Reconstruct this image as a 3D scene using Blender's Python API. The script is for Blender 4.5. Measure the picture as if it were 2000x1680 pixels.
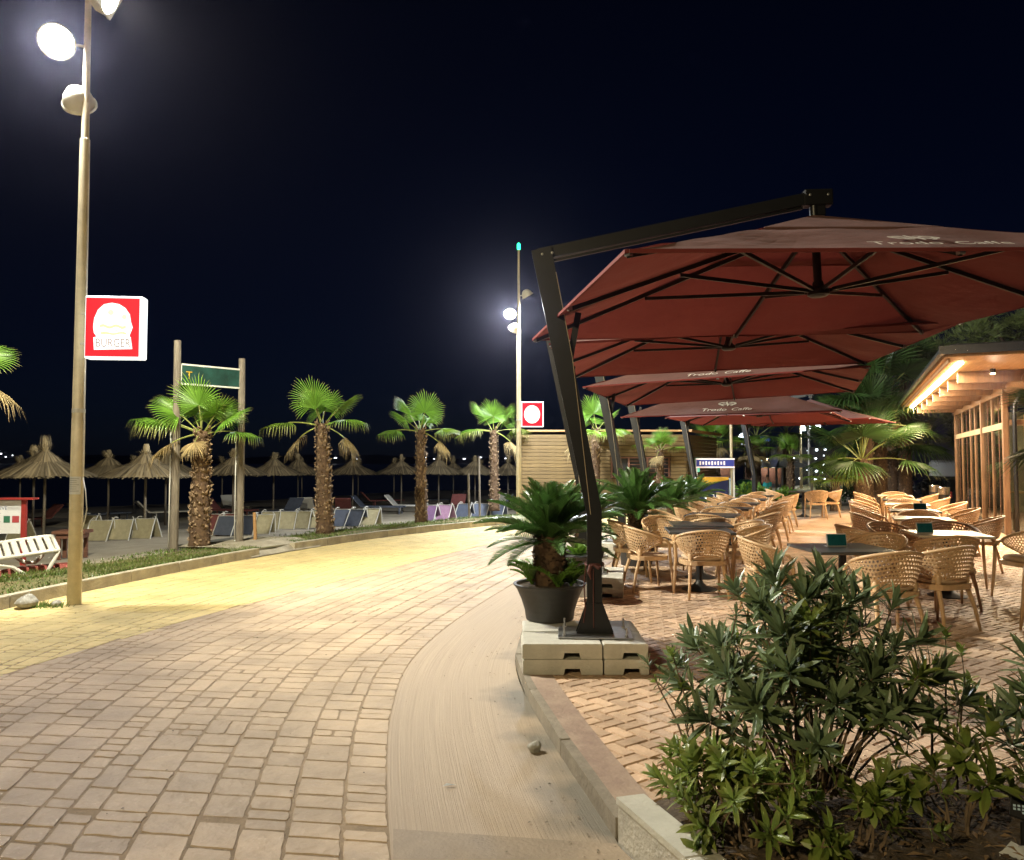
import bpy, bmesh, math, random
from mathutils import Vector, Matrix, Euler
PI = math.pi
R = math.radians
for o in list(bpy.data.objects):
    bpy.data.objects.remove(o)
SC = bpy.context.scene
COL = SC.collection
random.seed(7)

# ------------------------------------------------------------------ camera
cam = bpy.data.cameras.new('camera')
camo = bpy.data.objects.new('camera', cam)
COL.objects.link(camo)
camo.location = (0, 0, 1.6)
camo.rotation_euler = (R(90 + 2.405), 0, 0)
cam.sensor_fit = 'HORIZONTAL'
cam.sensor_width = 36
cam.lens = 27.0
cam.clip_start = 0.05
cam.clip_end = 6000
SC.camera = camo

# ------------------------------------------------------------------ night sky
W = bpy.data.worlds.new('World')
SC.world = W
W.use_nodes = True
wn = W.node_tree.nodes
wl = W.node_tree.links
wbg = wn['Background']
sky = wn.new('ShaderNodeTexSky')
sky.sky_type = 'NISHITA'
sky.sun_disc = False
sky.sun_elevation = R(14)
sky.sun_rotation = R(190)
sky.altitude = 0
sky.air_density = 1.0
sky.dust_density = 0.2
sky.ozone_density = 3.0
wmix = wn.new('ShaderNodeMix')
wmix.data_type = 'RGBA'
wmix.blend_type = 'MULTIPLY'
wmix.inputs[0].default_value = 1.0
wmix.inputs[7].default_value = (0.16, 0.24, 0.62, 1)
wl.new(sky.outputs[0], wmix.inputs[6])
wl.new(wmix.outputs[2], wbg.inputs[0])
wbg.inputs[1].default_value = 0.0013

SC.view_settings.view_transform = 'Standard'
SC.view_settings.look = 'None'
SC.view_settings.exposure = 0.7
SC.view_settings.gamma = 1.0
SC.cycles.use_denoising = True
SC.cycles.use_adaptive_sampling = True
SC.cycles.adaptive_threshold = .02
SC.cycles.max_bounces = 6
SC.cycles.volume_bounces = 0
SC.cycles.diffuse_bounces = 3
SC.cycles.glossy_bounces = 3
SC.cycles.transmission_bounces = 4
SC.cycles.transparent_max_bounces = 8
SC.cycles.sample_clamp_indirect = 4.0
SC.cycles.caustics_reflective = False
SC.cycles.caustics_refractive = False


# ------------------------------------------------------------------ helpers
class MB:
    """collects shapes, links them as one mesh object"""
    def __init__(s):
        s.v, s.f, s.m, s.uv = [], [], [], {}

    def add(s, vs, fs, mi=0, uvs=None):
        b = len(s.v)
        s.v += [tuple(p) for p in vs]
        s.f += [tuple(b + i for i in f) for f in fs]
        s.m += [mi] * len(fs)
        if uvs:
            for i, u in enumerate(uvs):
                s.uv[b + i] = u
        return s

    def box(s, c, d, mi=0, rz=0.0, rx=0.0, ry=0.0, bev=0.0):
        x, y, z = d[0] / 2, d[1] / 2, d[2] / 2
        M = Euler((rx, ry, rz)).to_matrix()
        C = Vector(c)
        if bev > 0:
            b = min(bev, x * .9, y * .9, z * .9)
            vs = []
            idx = {}
            for sx in (-1, 1):
                for sy in (-1, 1):
                    for sz in (-1, 1):
                        for k in range(3):
                            p = [sx * x, sy * y, sz * z]
                            q = [sx * (x - b), sy * (y - b), sz * (z - b)]
                            q[k] = p[k]
                            idx[(sx, sy, sz, k)] = len(vs)
                            vs.append(C + M @ Vector(q))
            fs = []
            for k in range(3):
                a, bb = [(1, 2), (2, 0), (0, 1)][k]
                for sg in (-1, 1):
                    q = []
                    for (u, w) in ((-1, -1), (1, -1), (1, 1), (-1, 1)):
                        t = [0, 0, 0]
                        t[k] = sg
                        t[a] = u
                        t[bb] = w
                        q.append(idx[(t[0], t[1], t[2], k)])
                    fs.append(q if sg > 0 else q[::-1])
            for k in range(3):
                a, bb = [(1, 2), (2, 0), (0, 1)][k]
                for u in (-1, 1):
                    for w in (-1, 1):
                        q = []
                        for t_, kk in ((-1, a), (1, a), (1, bb), (-1, bb)):
                            t = [0, 0, 0]
                            t[k] = t_
                            t[a] = u
                            t[bb] = w
                            q.append(idx[(t[0], t[1], t[2], kk)])
                        fs.append(q if u * w < 0 else q[::-1])
            for sx in (-1, 1):
                for sy in (-1, 1):
                    for sz in (-1, 1):
                        q = [idx[(sx, sy, sz, k)] for k in range(3)]
                        fs.append(q if sx * sy * sz > 0 else q[::-1])
            return s.add(vs, fs, mi)
        vs = [C + M @ Vector((sx * x, sy * y, sz * z)) for sz in (-1, 1) for sx, sy in ((-1, -1), (1, -1), (1, 1), (-1, 1))]
        return s.add(vs, [(3, 2, 1, 0), (4, 5, 6, 7), (0, 1, 5, 4), (1, 2, 6, 5), (2, 3, 7, 6), (3, 0, 4, 7)], mi)

    def bar(s, a, b, w, h, mi=0, up=(0, 0, 1)):
        """rectangular bar from a to b"""
        a, b = Vector(a), Vector(b)
        d = (b - a).normalized()
        r = d.cross(Vector(up))
        if r.length < 1e-4:
            r = d.cross(Vector((1, 0, 0)))
        r.normalize()
        u = r.cross(d)
        vs = []
        for p in (a, b):
            for sx, sy in ((-1, -1), (1, -1), (1, 1), (-1, 1)):
                vs.append(p + r * (sx * w / 2) + u * (sy * h / 2))
        return s.add(vs, [(3, 2, 1, 0), (4, 5, 6, 7), (0, 1, 5, 4), (1, 2, 6, 5), (2, 3, 7, 6), (3, 0, 4, 7)], mi)

    def tube(s, pts, rad, n=8, mi=0, cap=True):
        pts = [Vector(p) for p in pts]
        if not isinstance(rad, (list, tuple)):
            rad = [rad] * len(pts)
        vs, fs = [], []
        ref = None
        for i, p in enumerate(pts):
            d = (pts[min(i + 1, len(pts) - 1)] - pts[max(i - 1, 0)]).normalized()
            if ref is None:
                ref = Vector((1, 0, 0)) if abs(d.x) < .9 else Vector((0, 1, 0))
            a = (ref - d * ref.dot(d)).normalized()
            ref = a
            b = d.cross(a)
            for k in range(n):
                t = 2 * PI * k / n
                vs.append(p + (a * math.cos(t) + b * math.sin(t)) * rad[i])
        for i in range(len(pts) - 1):
            for k in range(n):
                fs.append((i * n + k, i * n + (k + 1) % n, (i + 1) * n + (k + 1) % n, (i + 1) * n + k))
        if cap:
            fs.append(tuple(range(n))[::-1])
            fs.append(tuple((len(pts) - 1) * n + k for k in range(n)))
        return s.add(vs, fs, mi)

    def lathe(s, prof, n=16, c=(0, 0, 0), mi=0, M=None, cap=True):
        vs, fs = [], []
        C = Vector(c)
        for r, z in prof:
            for k in range(n):
                t = 2 * PI * k / n
                p = Vector((r * math.cos(t), r * math.sin(t), z))
                vs.append(C + (M @ p if M else p))
        for i in range(len(prof) - 1):
            for k in range(n):
                fs.append((i * n + k, i * n + (k + 1) % n, (i + 1) * n + (k + 1) % n, (i + 1) * n + k))
        if cap:
            fs.append(tuple(range(n))[::-1])
            fs.append(tuple((len(prof) - 1) * n + k for k in range(n)))
        return s.add(vs, fs, mi)

    def prism(s, poly, a, b, mi=0):
        """poly: list of (x,y); extruded in z from a to b"""
        n = len(poly)
        vs = [(x, y, a) for x, y in poly] + [(x, y, b) for x, y in poly]
        fs = [tuple(range(n))[::-1], tuple(range(n, 2 * n))]
        fs += [(i, (i + 1) % n, n + (i + 1) % n, n + i) for i in range(n)]
        return s.add(vs, fs, mi)

    def mesh(s, name, mats, smooth=False):
        me = bpy.data.meshes.new(name)
        me.from_pydata(s.v, [], s.f)
        if not isinstance(mats, (list, tuple)):
            mats = [mats]
        for m in mats:
            me.materials.append(m)
        if len(mats) > 1:
            me.polygons.foreach_set('material_index', s.m)
        if s.uv:
            ul = me.uv_layers.new(name='UVMap')
            for l in me.loops:
                ul.data[l.index].uv = s.uv.get(l.vertex_index, (0, 0))
        if smooth:
            me.polygons.foreach_set('use_smooth', [True] * len(me.polygons))
            if smooth != 'all':
                me.set_sharp_from_angle(angle=R(35))
        me.update()
        return me

    def build(s, name, mats, parent=None, smooth=False, loc=None, rz=None):
        return link(name, s.mesh(name, mats, smooth), parent, loc, rz)


def link(name, me, parent=None, loc=None, rz=None):
    o = bpy.data.objects.new(name, me)
    COL.objects.link(o)
    if parent:
        o.parent = parent
    if loc:
        o.location = loc
    if rz is not None:
        o.rotation_euler = (0, 0, rz)
    return o


def tag(o, label=None, cat=None, group=None, kind=None):
    if label:
        o['label'] = label
    if cat:
        o['category'] = cat
    if group:
        o['group'] = group
    if kind:
        o['kind'] = kind
    return o


def thing(name, label, cat, loc=(0, 0, 0), rz=0.0, group=None):
    o = bpy.data.objects.new(name, None)
    o.empty_display_size = .1
    COL.objects.link(o)
    o.location = loc
    o.rotation_euler = (0, 0, rz)
    return tag(o, label, cat, group)


def dup(root, loc, rz, label=None, scale=None):
    r = root.copy()
    COL.objects.link(r)
    r.location = loc
    r.rotation_euler = (0, 0, rz)
    if scale:
        r.scale = (scale, scale, scale)
    if label:
        r['label'] = label
    for ch in KIDS.get(root.name) or [c for c in bpy.data.objects if c.parent == root]:
        c = ch.copy()
        COL.objects.link(c)
        c.parent = r
        for g in [q for q in ch.children]:
            d = g.copy()
            COL.objects.link(d)
            d.parent = c
    return r


KIDS = {}


def remember(root):
    bpy.context.view_layer.update()
    KIDS[root.name] = list(root.children)
    return root


def struct(name, mb, mat, parent=None, smooth=False):
    o = mb.build(name, mat, parent, smooth)
    if not parent:
        o['kind'] = 'structure'
    return o


# ------------------------------------------------------------------ materials
MATS = {}


def nodes(name):
    m = bpy.data.materials.new(name)
    m.use_nodes = True
    MATS[name] = m
    return m, m.node_tree.nodes, m.node_tree.links, m.node_tree.nodes['Principled BSDF']


def mat(name, col, rough=.6, var=.0, scale=8.0, bump=0.0, bscale=None, metal=0.0, col2=None, spec=.5, coord='Object', stretch=None, perobj=0.0, detail=4, coat=0.0):
    """plain surface: noise colour variation, noise bump, a little change from object to object"""
    m, n, l, p = nodes(name)
    p.inputs['Roughness'].default_value = rough
    p.inputs['Metallic'].default_value = metal
    p.inputs['Specular IOR Level'].default_value = spec
    p.inputs['Coat Weight'].default_value = coat
    c = (*col, 1)
    p.inputs['Base Color'].default_value = c
    if var or bump or col2:
        tc = n.new('ShaderNodeTexCoord')
        mp = n.new('ShaderNodeMapping')
        if stretch:
            mp.inputs['Scale'].default_value = stretch
        l.new(tc.outputs[coord], mp.inputs[0])
    out = None
    if var or col2:
        nz = n.new('ShaderNodeTexNoise')
        nz.inputs['Scale'].default_value = scale
        nz.inputs['Detail'].default_value = detail
        nz.inputs['Roughness'].default_value = .65
        l.new(mp.outputs[0], nz.inputs['Vector'])
        rp = n.new('ShaderNodeValToRGB')
        d = col2 or tuple(x * (1 - var) for x in col)
        e = col if col2 else tuple(min(1, x * (1 + var)) for x in col)
        rp.color_ramp.elements[0].position = .33
        rp.color_ramp.elements[1].position = .67
        rp.color_ramp.elements[0].color = (*d, 1)
        rp.color_ramp.elements[1].color = (*e, 1)
        l.new(nz.outputs[0], rp.inputs[0])
        out = rp.outputs[0]
    if perobj:
        oi = n.new('ShaderNodeObjectInfo')
        hs = n.new('ShaderNodeHueSaturation')
        mr = n.new('ShaderNodeMapRange')
        mr.inputs[3].default_value = 1 - perobj
        mr.inputs[4].default_value = 1 + perobj
        ge = n.new('ShaderNodeNewGeometry')
        ad = n.new('ShaderNodeMath')
        ad.operation = 'ADD'
        l.new(oi.outputs['Random'], ad.inputs[0])
        l.new(ge.outputs['Random Per Island'], ad.inputs[1])
        fr = n.new('ShaderNodeMath')
        fr.operation = 'FRACT'
        l.new(ad.outputs[0], fr.inputs[0])
        l.new(fr.outputs[0], mr.inputs[0])
        l.new(mr.outputs[0], hs.inputs['Value'])
        if out:
            l.new(out, hs.inputs['Color'])
        else:
            hs.inputs['Color'].default_value = c
        out = hs.outputs[0]
    if out:
        l.new(out, p.inputs['Base Color'])
    if bump:
        bz = n.new('ShaderNodeTexNoise')
        bz.inputs['Scale'].default_value = bscale or scale * 4
        bz.inputs['Detail'].default_value = 5
        l.new(mp.outputs[0], bz.inputs['Vector'])
        b = n.new('ShaderNodeBump')
        b.inputs['Strength'].default_value = min(1, bump)
        b.inputs['Distance'].default_value = .02
        l.new(bz.outputs[0], b.inputs['Height'])
        l.new(b.outputs[0], p.inputs['Normal'])
    return m


def emit(name, col, st):
    m, n, l, p = nodes(name)
    p.inputs['Base Color'].default_value = (*[min(c, .8) for c in col], 1)
    p.inputs['Emission Color'].default_value = (*col, 1)
    p.inputs['Emission Strength'].default_value = st
    m.cycles.emission_sampling = 'NONE'
    return m


def leafmat(name, col, tip=None, trans=.35, rough=.45, t0=.72, t1=.95, var=.35):
    """leaf: colour along the blade from UV y (dry tips), change from leaf to leaf, some light through"""
    m, n, l, p = nodes(name)
    p.inputs['Roughness'].default_value = rough
    oi = n.new('ShaderNodeObjectInfo')
    ge = n.new('ShaderNodeNewGeometry')
    ad = n.new('ShaderNodeMath')
    ad.operation = 'ADD'
    l.new(oi.outputs['Random'], ad.inputs[0])
    l.new(ge.outputs['Random Per Island'], ad.inputs[1])
    fr = n.new('ShaderNodeMath')
    fr.operation = 'FRACT'
    l.new(ad.outputs[0], fr.inputs[0])
    mr = n.new('ShaderNodeMapRange')
    mr.inputs[3].default_value = 1 - var
    mr.inputs[4].default_value = 1 + var
    l.new(fr.outputs[0], mr.inputs[0])
    hs = n.new('ShaderNodeHueSaturation')
    l.new(mr.outputs[0], hs.inputs['Value'])
    hs.inputs['Color'].default_value = (*col, 1)
    out = hs.outputs[0]
    if tip:
        uv = n.new('ShaderNodeUVMap')
        sp = n.new('ShaderNodeSeparateXYZ')
        l.new(uv.outputs[0], sp.inputs[0])
        m2 = n.new('ShaderNodeMapRange')
        m2.inputs[1].default_value = t0
        m2.inputs[2].default_value = t1
        l.new(sp.outputs[1], m2.inputs[0])
        mx = n.new('ShaderNodeMix')
        mx.data_type = 'RGBA'
        l.new(m2.outputs[0], mx.inputs[0])
        l.new(out, mx.inputs[6])
        mx.inputs[7].default_value = (*tip, 1)
        out = mx.outputs[2]
    l.new(out, p.inputs['Base Color'])
    if trans:
        tr = n.new('ShaderNodeBsdfTranslucent')
        l.new(out, tr.inputs[0])
        ms = n.new('ShaderNodeMixShader')
        ms.inputs[0].default_value = trans
        l.new(p.outputs[0], ms.inputs[1])
        l.new(tr.outputs[0], ms.inputs[2])
        l.new(ms.outputs[0], n['Material Output'].inputs[0])
    return m


def woodmat(name, a, b, stretch=(1, 1, 14), rough=.55, perobj=.12, scale=3.0):
    return mat(name, a, rough, col2=b, scale=scale, stretch=stretch, bump=.25, bscale=9, perobj=perobj)


M_yellow = mat('yellow_stamped_concrete', (.56, .44, .195), .6, var=.16, scale=2.2, bump=.9, bscale=11, perobj=.06, detail=8)
M_pink = mat('pink_stamped_concrete', (.41, .31, .205), .6, var=.28, scale=1.1, bump=1.0, bscale=10, perobj=.07, detail=8)
M_joint = mat('sandy_joint', (.27, .20, .125), .9, var=.25, scale=6, bump=.3, bscale=60)
M_brick = mat('terrace_brick', (.50, .35, .235), .6, var=.28, scale=2.2, bump=.35, bscale=40, perobj=.2, detail=8)
M_bjoint = mat('brick_joint', (.29, .195, .13), .9, var=.3, scale=8)
M_border = mat('terrace_border_concrete', (.38, .285, .21), .65, col2=(.24, .165, .13), scale=3.5, bump=.3, bscale=40, detail=8)
M_conc = mat('grey_concrete', (.42, .40, .35), .8, var=.2, scale=5, bump=.4, bscale=45, perobj=.06, detail=8)
M_kerb = mat('kerb_concrete', (.36, .32, .24), .8, var=.25, scale=4, bump=.4, bscale=40, perobj=.1, detail=8)
M_slab = mat('cast_slab_concrete', (.50, .485, .42), .75, var=.14, scale=4, bump=.25, bscale=50, perobj=.07, detail=7)
M_sand = mat('beach_sand', (.40, .355, .27), .95, col2=(.27, .235, .175), scale=1.1, bump=.9, bscale=7, detail=8)
M_soil = mat('dry_soil', (.12, .085, .052), .95, col2=(.04, .028, .018), scale=16, bump=1, bscale=30, detail=8)
M_lawn = mat('dry_lawn_soil', (.085, .095, .03), .95, col2=(.15, .11, .05), scale=2.2, bump=.6, bscale=60)
M_ground = mat('dark_ground', (.10, .095, .085), .95, var=.3, scale=.6, bump=.3, bscale=12)
M_asphalt = mat('parking_asphalt', (.30, .28, .25), .85, var=.15, scale=1.2, bump=.2, bscale=30)
M_sea = mat('dark_sea', (.003, .005, .008), .25, bump=.3, bscale=1.4, var=.1)
M_post = mat('anthracite_metal', (.011, .012, .014), .42, var=.15, scale=9, metal=.25, spec=.5)
M_rib = mat('black_rib_metal', (.012, .012, .013), .38, metal=.2)
M_steel = mat('galvanised_steel', (.42, .42, .42), .38, metal=.9, var=.15, scale=10)
M_inox = mat('stainless_steel', (.6, .58, .55), .22, metal=1.0, var=.08, scale=14)
M_pole = mat('cream_painted_steel', (.55, .47, .29), .42, var=.12, scale=6, spec=.5)
M_lamp = mat('cream_lamp_housing', (.62, .58, .42), .4)
M_white = mat('white_plastic', (.58, .57, .52), .35, var=.06, scale=5)
M_whitem = mat('white_painted_tube', (.6, .6, .56), .35)
M_pot = mat('anthracite_pot', (.038, .037, .036), .6, var=.12, scale=6, bump=.12, bscale=30, stretch=(1, 1, 5))
M_pot2 = mat('terracotta_pot', (.16, .085, .055), .75, var=.2, scale=6)
M_rattan = mat('caramel_resin', (.58, .395, .225), .42, var=.13, scale=7, perobj=.1)
M_cush = mat('sand_cushion_fabric', (.50, .37, .25), .85, var=.15, scale=9, bump=.25, bscale=16, perobj=.12)
M_ttop = mat('dark_laminate', (.055, .058, .06), .28, var=.2, scale=5)
M_ttopw = mat('cream_laminate', (.62, .54, .42), .3, var=.06, scale=5)
M_black = mat('black_cast_iron', (.012, .012, .012), .5, var=.2, scale=12)
M_menu = mat('teal_menu_print', (.008, .085, .115), .25, col2=(.02, .16, .19), scale=9)
M_acryl = mat('white_menu_frame', (.6, .6, .57), .25)
M_thatch = leafmat('straw_thatch', (.26, .205, .12), trans=0, rough=.9, var=.6)
M_straw = leafmat('straw_tuft', (.34, .275, .165), trans=0, rough=.9, var=.6)
M_grey = mat('weathered_grey_wood', (.22, .19, .145), .85, col2=(.11, .092, .07), scale=5, stretch=(3, 3, .5), bump=.5, bscale=9)
M_pine = woodmat('pine_planks', (.20, .132, .048), (.12, .077, .028), stretch=(.6, 2, 9))
M_larch = woodmat('larch_timber', (.21, .115, .057), (.12, .064, .034), stretch=(5, 5, .7))
M_soffit = woodmat('pine_soffit', (.48, .28, .12), (.36, .2, .08), stretch=(8, .7, 2))
M_brown = mat('brown_painted_wood', (.17, .075, .045), .6, var=.25, scale=6, stretch=(1, 1, 4))
M_red = mat('red_paint', (.26, .025, .022), .45, var=.12, scale=8)
M_redtarp = mat('red_tarpaulin', (.20, .04, .03), .6, var=.25, scale=4, bump=.4, bscale=6)
M_paper = mat('white_paper', (.62, .64, .66), .6, var=.05, scale=6)
M_ink = mat('blue_ink', (.05, .09, .22), .6)
M_inkg = mat('green_ink', (.03, .14, .08), .6)
M_inkr = mat('red_ink', (.36, .05, .06), .6)
M_inkp = mat('pale_grey_ink', (.35, .36, .38), .6)
M_green = mat('green_bin_plastic', (.012, .10, .065), .4)
M_blue = mat('blue_textile', (.075, .09, .13), .8, var=.15, scale=8, perobj=.2)
M_beige = mat('khaki_textile', (.37, .335, .215), .8, var=.14, scale=8, perobj=.2)
M_purple = mat('purple_textile', (.20, .11, .22), .8, var=.14, scale=8)
M_pinkt = mat('mauve_textile', (.33, .19, .29), .8, var=.14, scale=8)
M_darkred = mat('dark_red_textile', (.13, .035, .03), .8, var=.2, scale=8, perobj=.2)
M_navy = mat('navy_freezer_paint', (.008, .018, .075), .35)
M_ylw = mat('yellow_paint', (.55, .33, .03), .4)
M_ltblue = mat('light_blue_panel', (.35, .55, .75), .4)
M_txtw = mat('white_print', (.78, .74, .68), .7)
M_bark = mat('palm_fibre', (.14, .085, .045), .95, col2=(.06, .035, .02), scale=14, bump=.8, bscale=20)
M_boot = leafmat('palm_leaf_base', (.14, .09, .052), tip=(.28, .195, .115), trans=0, rough=.85, t0=.0, t1=.9, var=.4)
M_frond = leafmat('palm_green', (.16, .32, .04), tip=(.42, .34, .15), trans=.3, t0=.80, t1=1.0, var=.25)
M_frondy = leafmat('palm_yellow_green', (.20, .34, .04), tip=(.44, .38, .17), trans=.3, t0=.68, t1=1.0, var=.2)
M_dry = leafmat('palm_dry', (.34, .26, .12), tip=(.33, .24, .12), trans=.2, rough=.8)
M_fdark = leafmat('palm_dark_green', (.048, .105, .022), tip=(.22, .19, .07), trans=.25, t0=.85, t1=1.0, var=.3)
M_stalk = mat('palm_stalk', (.22, .25, .06), .5, var=.2, scale=10)
M_cyc = leafmat('cycad_green', (.066, .15, .034), tip=(.10, .11, .035), trans=.15, rough=.32, t0=.9, t1=1.0, var=.3)
M_cycl = leafmat('cycad_light_green', (.11, .22, .03), trans=.25, rough=.4, var=.25)
M_leafd = leafmat('oleander_dark', (.125, .175, .088), tip=(.15, .20, .092), trans=.2, rough=.35, t0=.5, t1=1, var=.4)
M_leafl = leafmat('pittosporum_light', (.17, .235, .05), tip=(.25, .28, .07), trans=.3, rough=.4, t0=.5, t1=1, var=.4)
M_stem = mat('woody_stem', (.15, .105, .065), .85, var=.25, scale=20)
M_grass = leafmat('lawn_grass', (.10, .17, .035), tip=(.22, .22, .07), trans=.2, t0=.4, t1=1, var=.5)
M_pneed = leafmat('pine_needles', (.19, .25, .075), trans=.15, var=.5)
M_shrub = leafmat('shrub_leaf', (.04, .075, .02), trans=.2, var=.5)
M_trunk = mat('tree_bark', (.09, .06, .04), .95, var=.3, scale=8, bump=.7, bscale=14)
M_chain = mat('dark_cord', (.10, .035, .03), .8)
M_rope = mat('pale_cord', (.42, .36, .26), .8)
M_car = mat('dark_car_paint', (.012, .018, .026), .18, coat=.6)
M_rubber = mat('rubber', (.01, .01, .01), .8)
M_van = mat('white_van_paint', (.4, .4, .4), .3)
M_skin = mat('skin', (.42, .25, .17), .55)
M_hair = mat('dark_hair', (.015, .011, .009), .6)
M_turq = mat('turquoise_shirt', (.03, .42, .44), .8, var=.1, scale=8)
M_redsh = mat('red_shirt', (.5, .02, .04), .8, var=.1, scale=8)
M_trous = mat('dark_trousers', (.02, .022, .03), .8)
M_jeans = mat('grey_blue_trousers', (.12, .14, .22), .8)
M_stone = mat('grey_stone', (.36, .35, .30), .9, col2=(.2, .19, .16), scale=9, bump=.8, bscale=14)


def canopy_mat():
    # outer face brown, inner face deep red
    m, n, l, p = nodes('burgundy_canvas')
    p.inputs['Roughness'].default_value = .85
    ge = n.new('ShaderNodeNewGeometry')
    tc = n.new('ShaderNodeTexCoord')
    nz = n.new('ShaderNodeTexNoise')
    nz.inputs['Scale'].default_value = 2.2
    nz.inputs['Detail'].default_value = 6
    bp = n.new('ShaderNodeBump')
    bp.inputs['Strength'].default_value = .5
    bp.inputs['Distance'].default_value = .05
    l.new(nz.outputs[0], bp.inputs['Height'])
    l.new(bp.outputs[0], p.inputs['Normal'])
    l.new(tc.outputs['Object'], nz.inputs['Vector'])
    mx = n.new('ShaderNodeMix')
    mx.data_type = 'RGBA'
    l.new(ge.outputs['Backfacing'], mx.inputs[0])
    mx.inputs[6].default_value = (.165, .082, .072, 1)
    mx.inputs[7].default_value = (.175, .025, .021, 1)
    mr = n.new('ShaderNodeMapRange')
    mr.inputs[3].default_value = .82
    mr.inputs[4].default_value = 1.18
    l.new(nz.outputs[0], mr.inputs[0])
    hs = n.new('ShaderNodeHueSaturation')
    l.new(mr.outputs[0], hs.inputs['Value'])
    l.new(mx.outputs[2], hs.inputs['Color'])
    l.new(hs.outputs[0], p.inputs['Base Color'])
    tr = n.new('ShaderNodeBsdfTranslucent')
    tr.inputs[0].default_value = (.26, .045, .035, 1)
    ms = n.new('ShaderNodeMixShader')
    ms.inputs[0].default_value = .10
    l.new(p.outputs[0], ms.inputs[1])
    l.new(tr.outputs[0], ms.inputs[2])
    l.new(ms.outputs[0], n['Material Output'].inputs[0])
    return m


M_canvas = canopy_mat()


def brushed_mat():
    m, n, l, p = nodes('broomed_concrete')
    uv = n.new('ShaderNodeUVMap')
    mp = n.new('ShaderNodeMapping')
    mp.inputs['Scale'].default_value = (120, .5, 1)
    l.new(uv.outputs[0], mp.inputs[0])
    nz = n.new('ShaderNodeTexNoise')
    nz.inputs['Scale'].default_value = 1.0
    nz.inputs['Detail'].default_value = 6
    nz.inputs['Roughness'].default_value = .75
    l.new(mp.outputs[0], nz.inputs['Vector'])
    big = n.new('ShaderNodeTexNoise')
    big.inputs['Scale'].default_value = 1.5
    big.inputs['Detail'].default_value = 7
    l.new(uv.outputs[0], big.inputs['Vector'])
    r1 = n.new('ShaderNodeValToRGB')
    r1.color_ramp.elements[0].position = .32
    r1.color_ramp.elements[1].position = .68
    r1.color_ramp.elements[0].color = (.31, .235, .16, 1)
    r1.color_ramp.elements[1].color = (.45, .35, .24, 1)
    l.new(nz.outputs[0], r1.inputs[0])
    # drifted grey sand along the kerb
    sep = n.new('ShaderNodeSeparateXYZ')
    l.new(uv.outputs[0], sep.inputs[0])
    a = n.new('ShaderNodeMath')
    a.operation = 'MULTIPLY_ADD'
    a.inputs[1].default_value = 1.25
    a.inputs[2].default_value = 0.0
    l.new(big.outputs[0], a.inputs[0])
    b = n.new('ShaderNodeMath')
    b.operation = 'ADD'
    l.new(a.outputs[0], b.inputs[0])
    l.new(sep.outputs[0], b.inputs[1])
    r2 = n.new('ShaderNodeMapRange')
    r2.inputs[1].default_value = 1.36
    r2.inputs[2].default_value = 1.62
    l.new(b.outputs[0], r2.inputs[0])
    mx = n.new('ShaderNodeMix')
    mx.data_type = 'RGBA'
    mx.inputs[7].default_value = (.165, .145, .11, 1)
    l.new(r2.outputs[0], mx.inputs[0])
    l.new(r1.outputs[0], mx.inputs[6])
    l.new(mx.outputs[2], p.inputs['Base Color'])
    p.inputs['Roughness'].default_value = .62
    bp = n.new('ShaderNodeBump')
    bp.inputs['Strength'].default_value = .6
    bp.inputs['Distance'].default_value = .01
    l.new(nz.outputs[0], bp.inputs['Height'])
    l.new(bp.outputs[0], p.inputs['Normal'])
    return m


M_broom = brushed_mat()


def glassmat(name, tint=(.75, .85, .82), rough=.02):
    m, n, l, p = nodes(name)
    p.inputs['Base Color'].default_value = (*tint, 1)
    p.inputs['Roughness'].default_value = rough
    p.inputs['Transmission Weight'].default_value = 0.0
    tb = n.new('ShaderNodeBsdfTransparent')
    tb.inputs[0].default_value = (*tint, 1)
    gl = n.new('ShaderNodeBsdfGlossy')
    gl.inputs['Roughness'].default_value = rough
    lw = n.new('ShaderNodeLayerWeight')
    lw.inputs[0].default_value = .35
    ms = n.new('ShaderNodeMixShader')
    mr = n.new('ShaderNodeMapRange')
    mr.inputs[3].default_value = .12
    mr.inputs[4].default_value = .75
    l.new(lw.outputs['Fresnel'], mr.inputs[0])
    l.new(mr.outputs[0], ms.inputs[0])
    l.new(tb.outputs[0], ms.inputs[1])
    l.new(gl.outputs[0], ms.inputs[2])
    l.new(ms.outputs[0], n['Material Output'].inputs[0])
    return m


M_glass = glassmat('window_glass')
M_cglass = mat('car_glass', (.01, .012, .015), .06)
E_lamp = emit('lit_floodlight_lens', (1.0, .98, .92), 90)
E_lampb = emit('lit_floodlight_lens_cool', (.92, .97, 1.0), 90)
E_led = emit('warm_led_strip', (1.0, .76, .40), 30)
E_bulb = emit('warm_spot_lens', (1.0, .75, .42), 60)
E_green = emit('green_beacon', (.02, .85, .35), 4)
E_redsign = emit('lit_red_sign', (1.0, .004, .03), .5)
E_whsign = emit('lit_white_sign', (1.0, 1.0, .97), .85)
E_side = emit('lit_sign_side', (.86, .96, 1.0), .8)
E_cream = emit('lit_cream_print', (1.0, .95, .62), .6)
E_yel = emit('lit_yellow_print', (1.0, .93, .45), .62)
E_grey = emit('lit_grey_print', (.42, .36, .36), .35)
E_round = emit('lit_round_sign', (.8, .92, 1.0), 1.8)
E_bluesg = emit('lit_blue_sign', (.03, .07, .45), .8)
E_cool = emit('cool_light', (.8, .92, 1.0), 6)
E_shore = emit('shore_light', (.9, .95, 1.0), 3)
E_ban = emit('lit_blue_banner', (.03, .04, .22), .3)
E_ban2 = emit('lit_white_banner', (.9, .72, .70), .3)
E_mint = emit('lit_mint_panel', (.2, .7, .45), .6)


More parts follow.
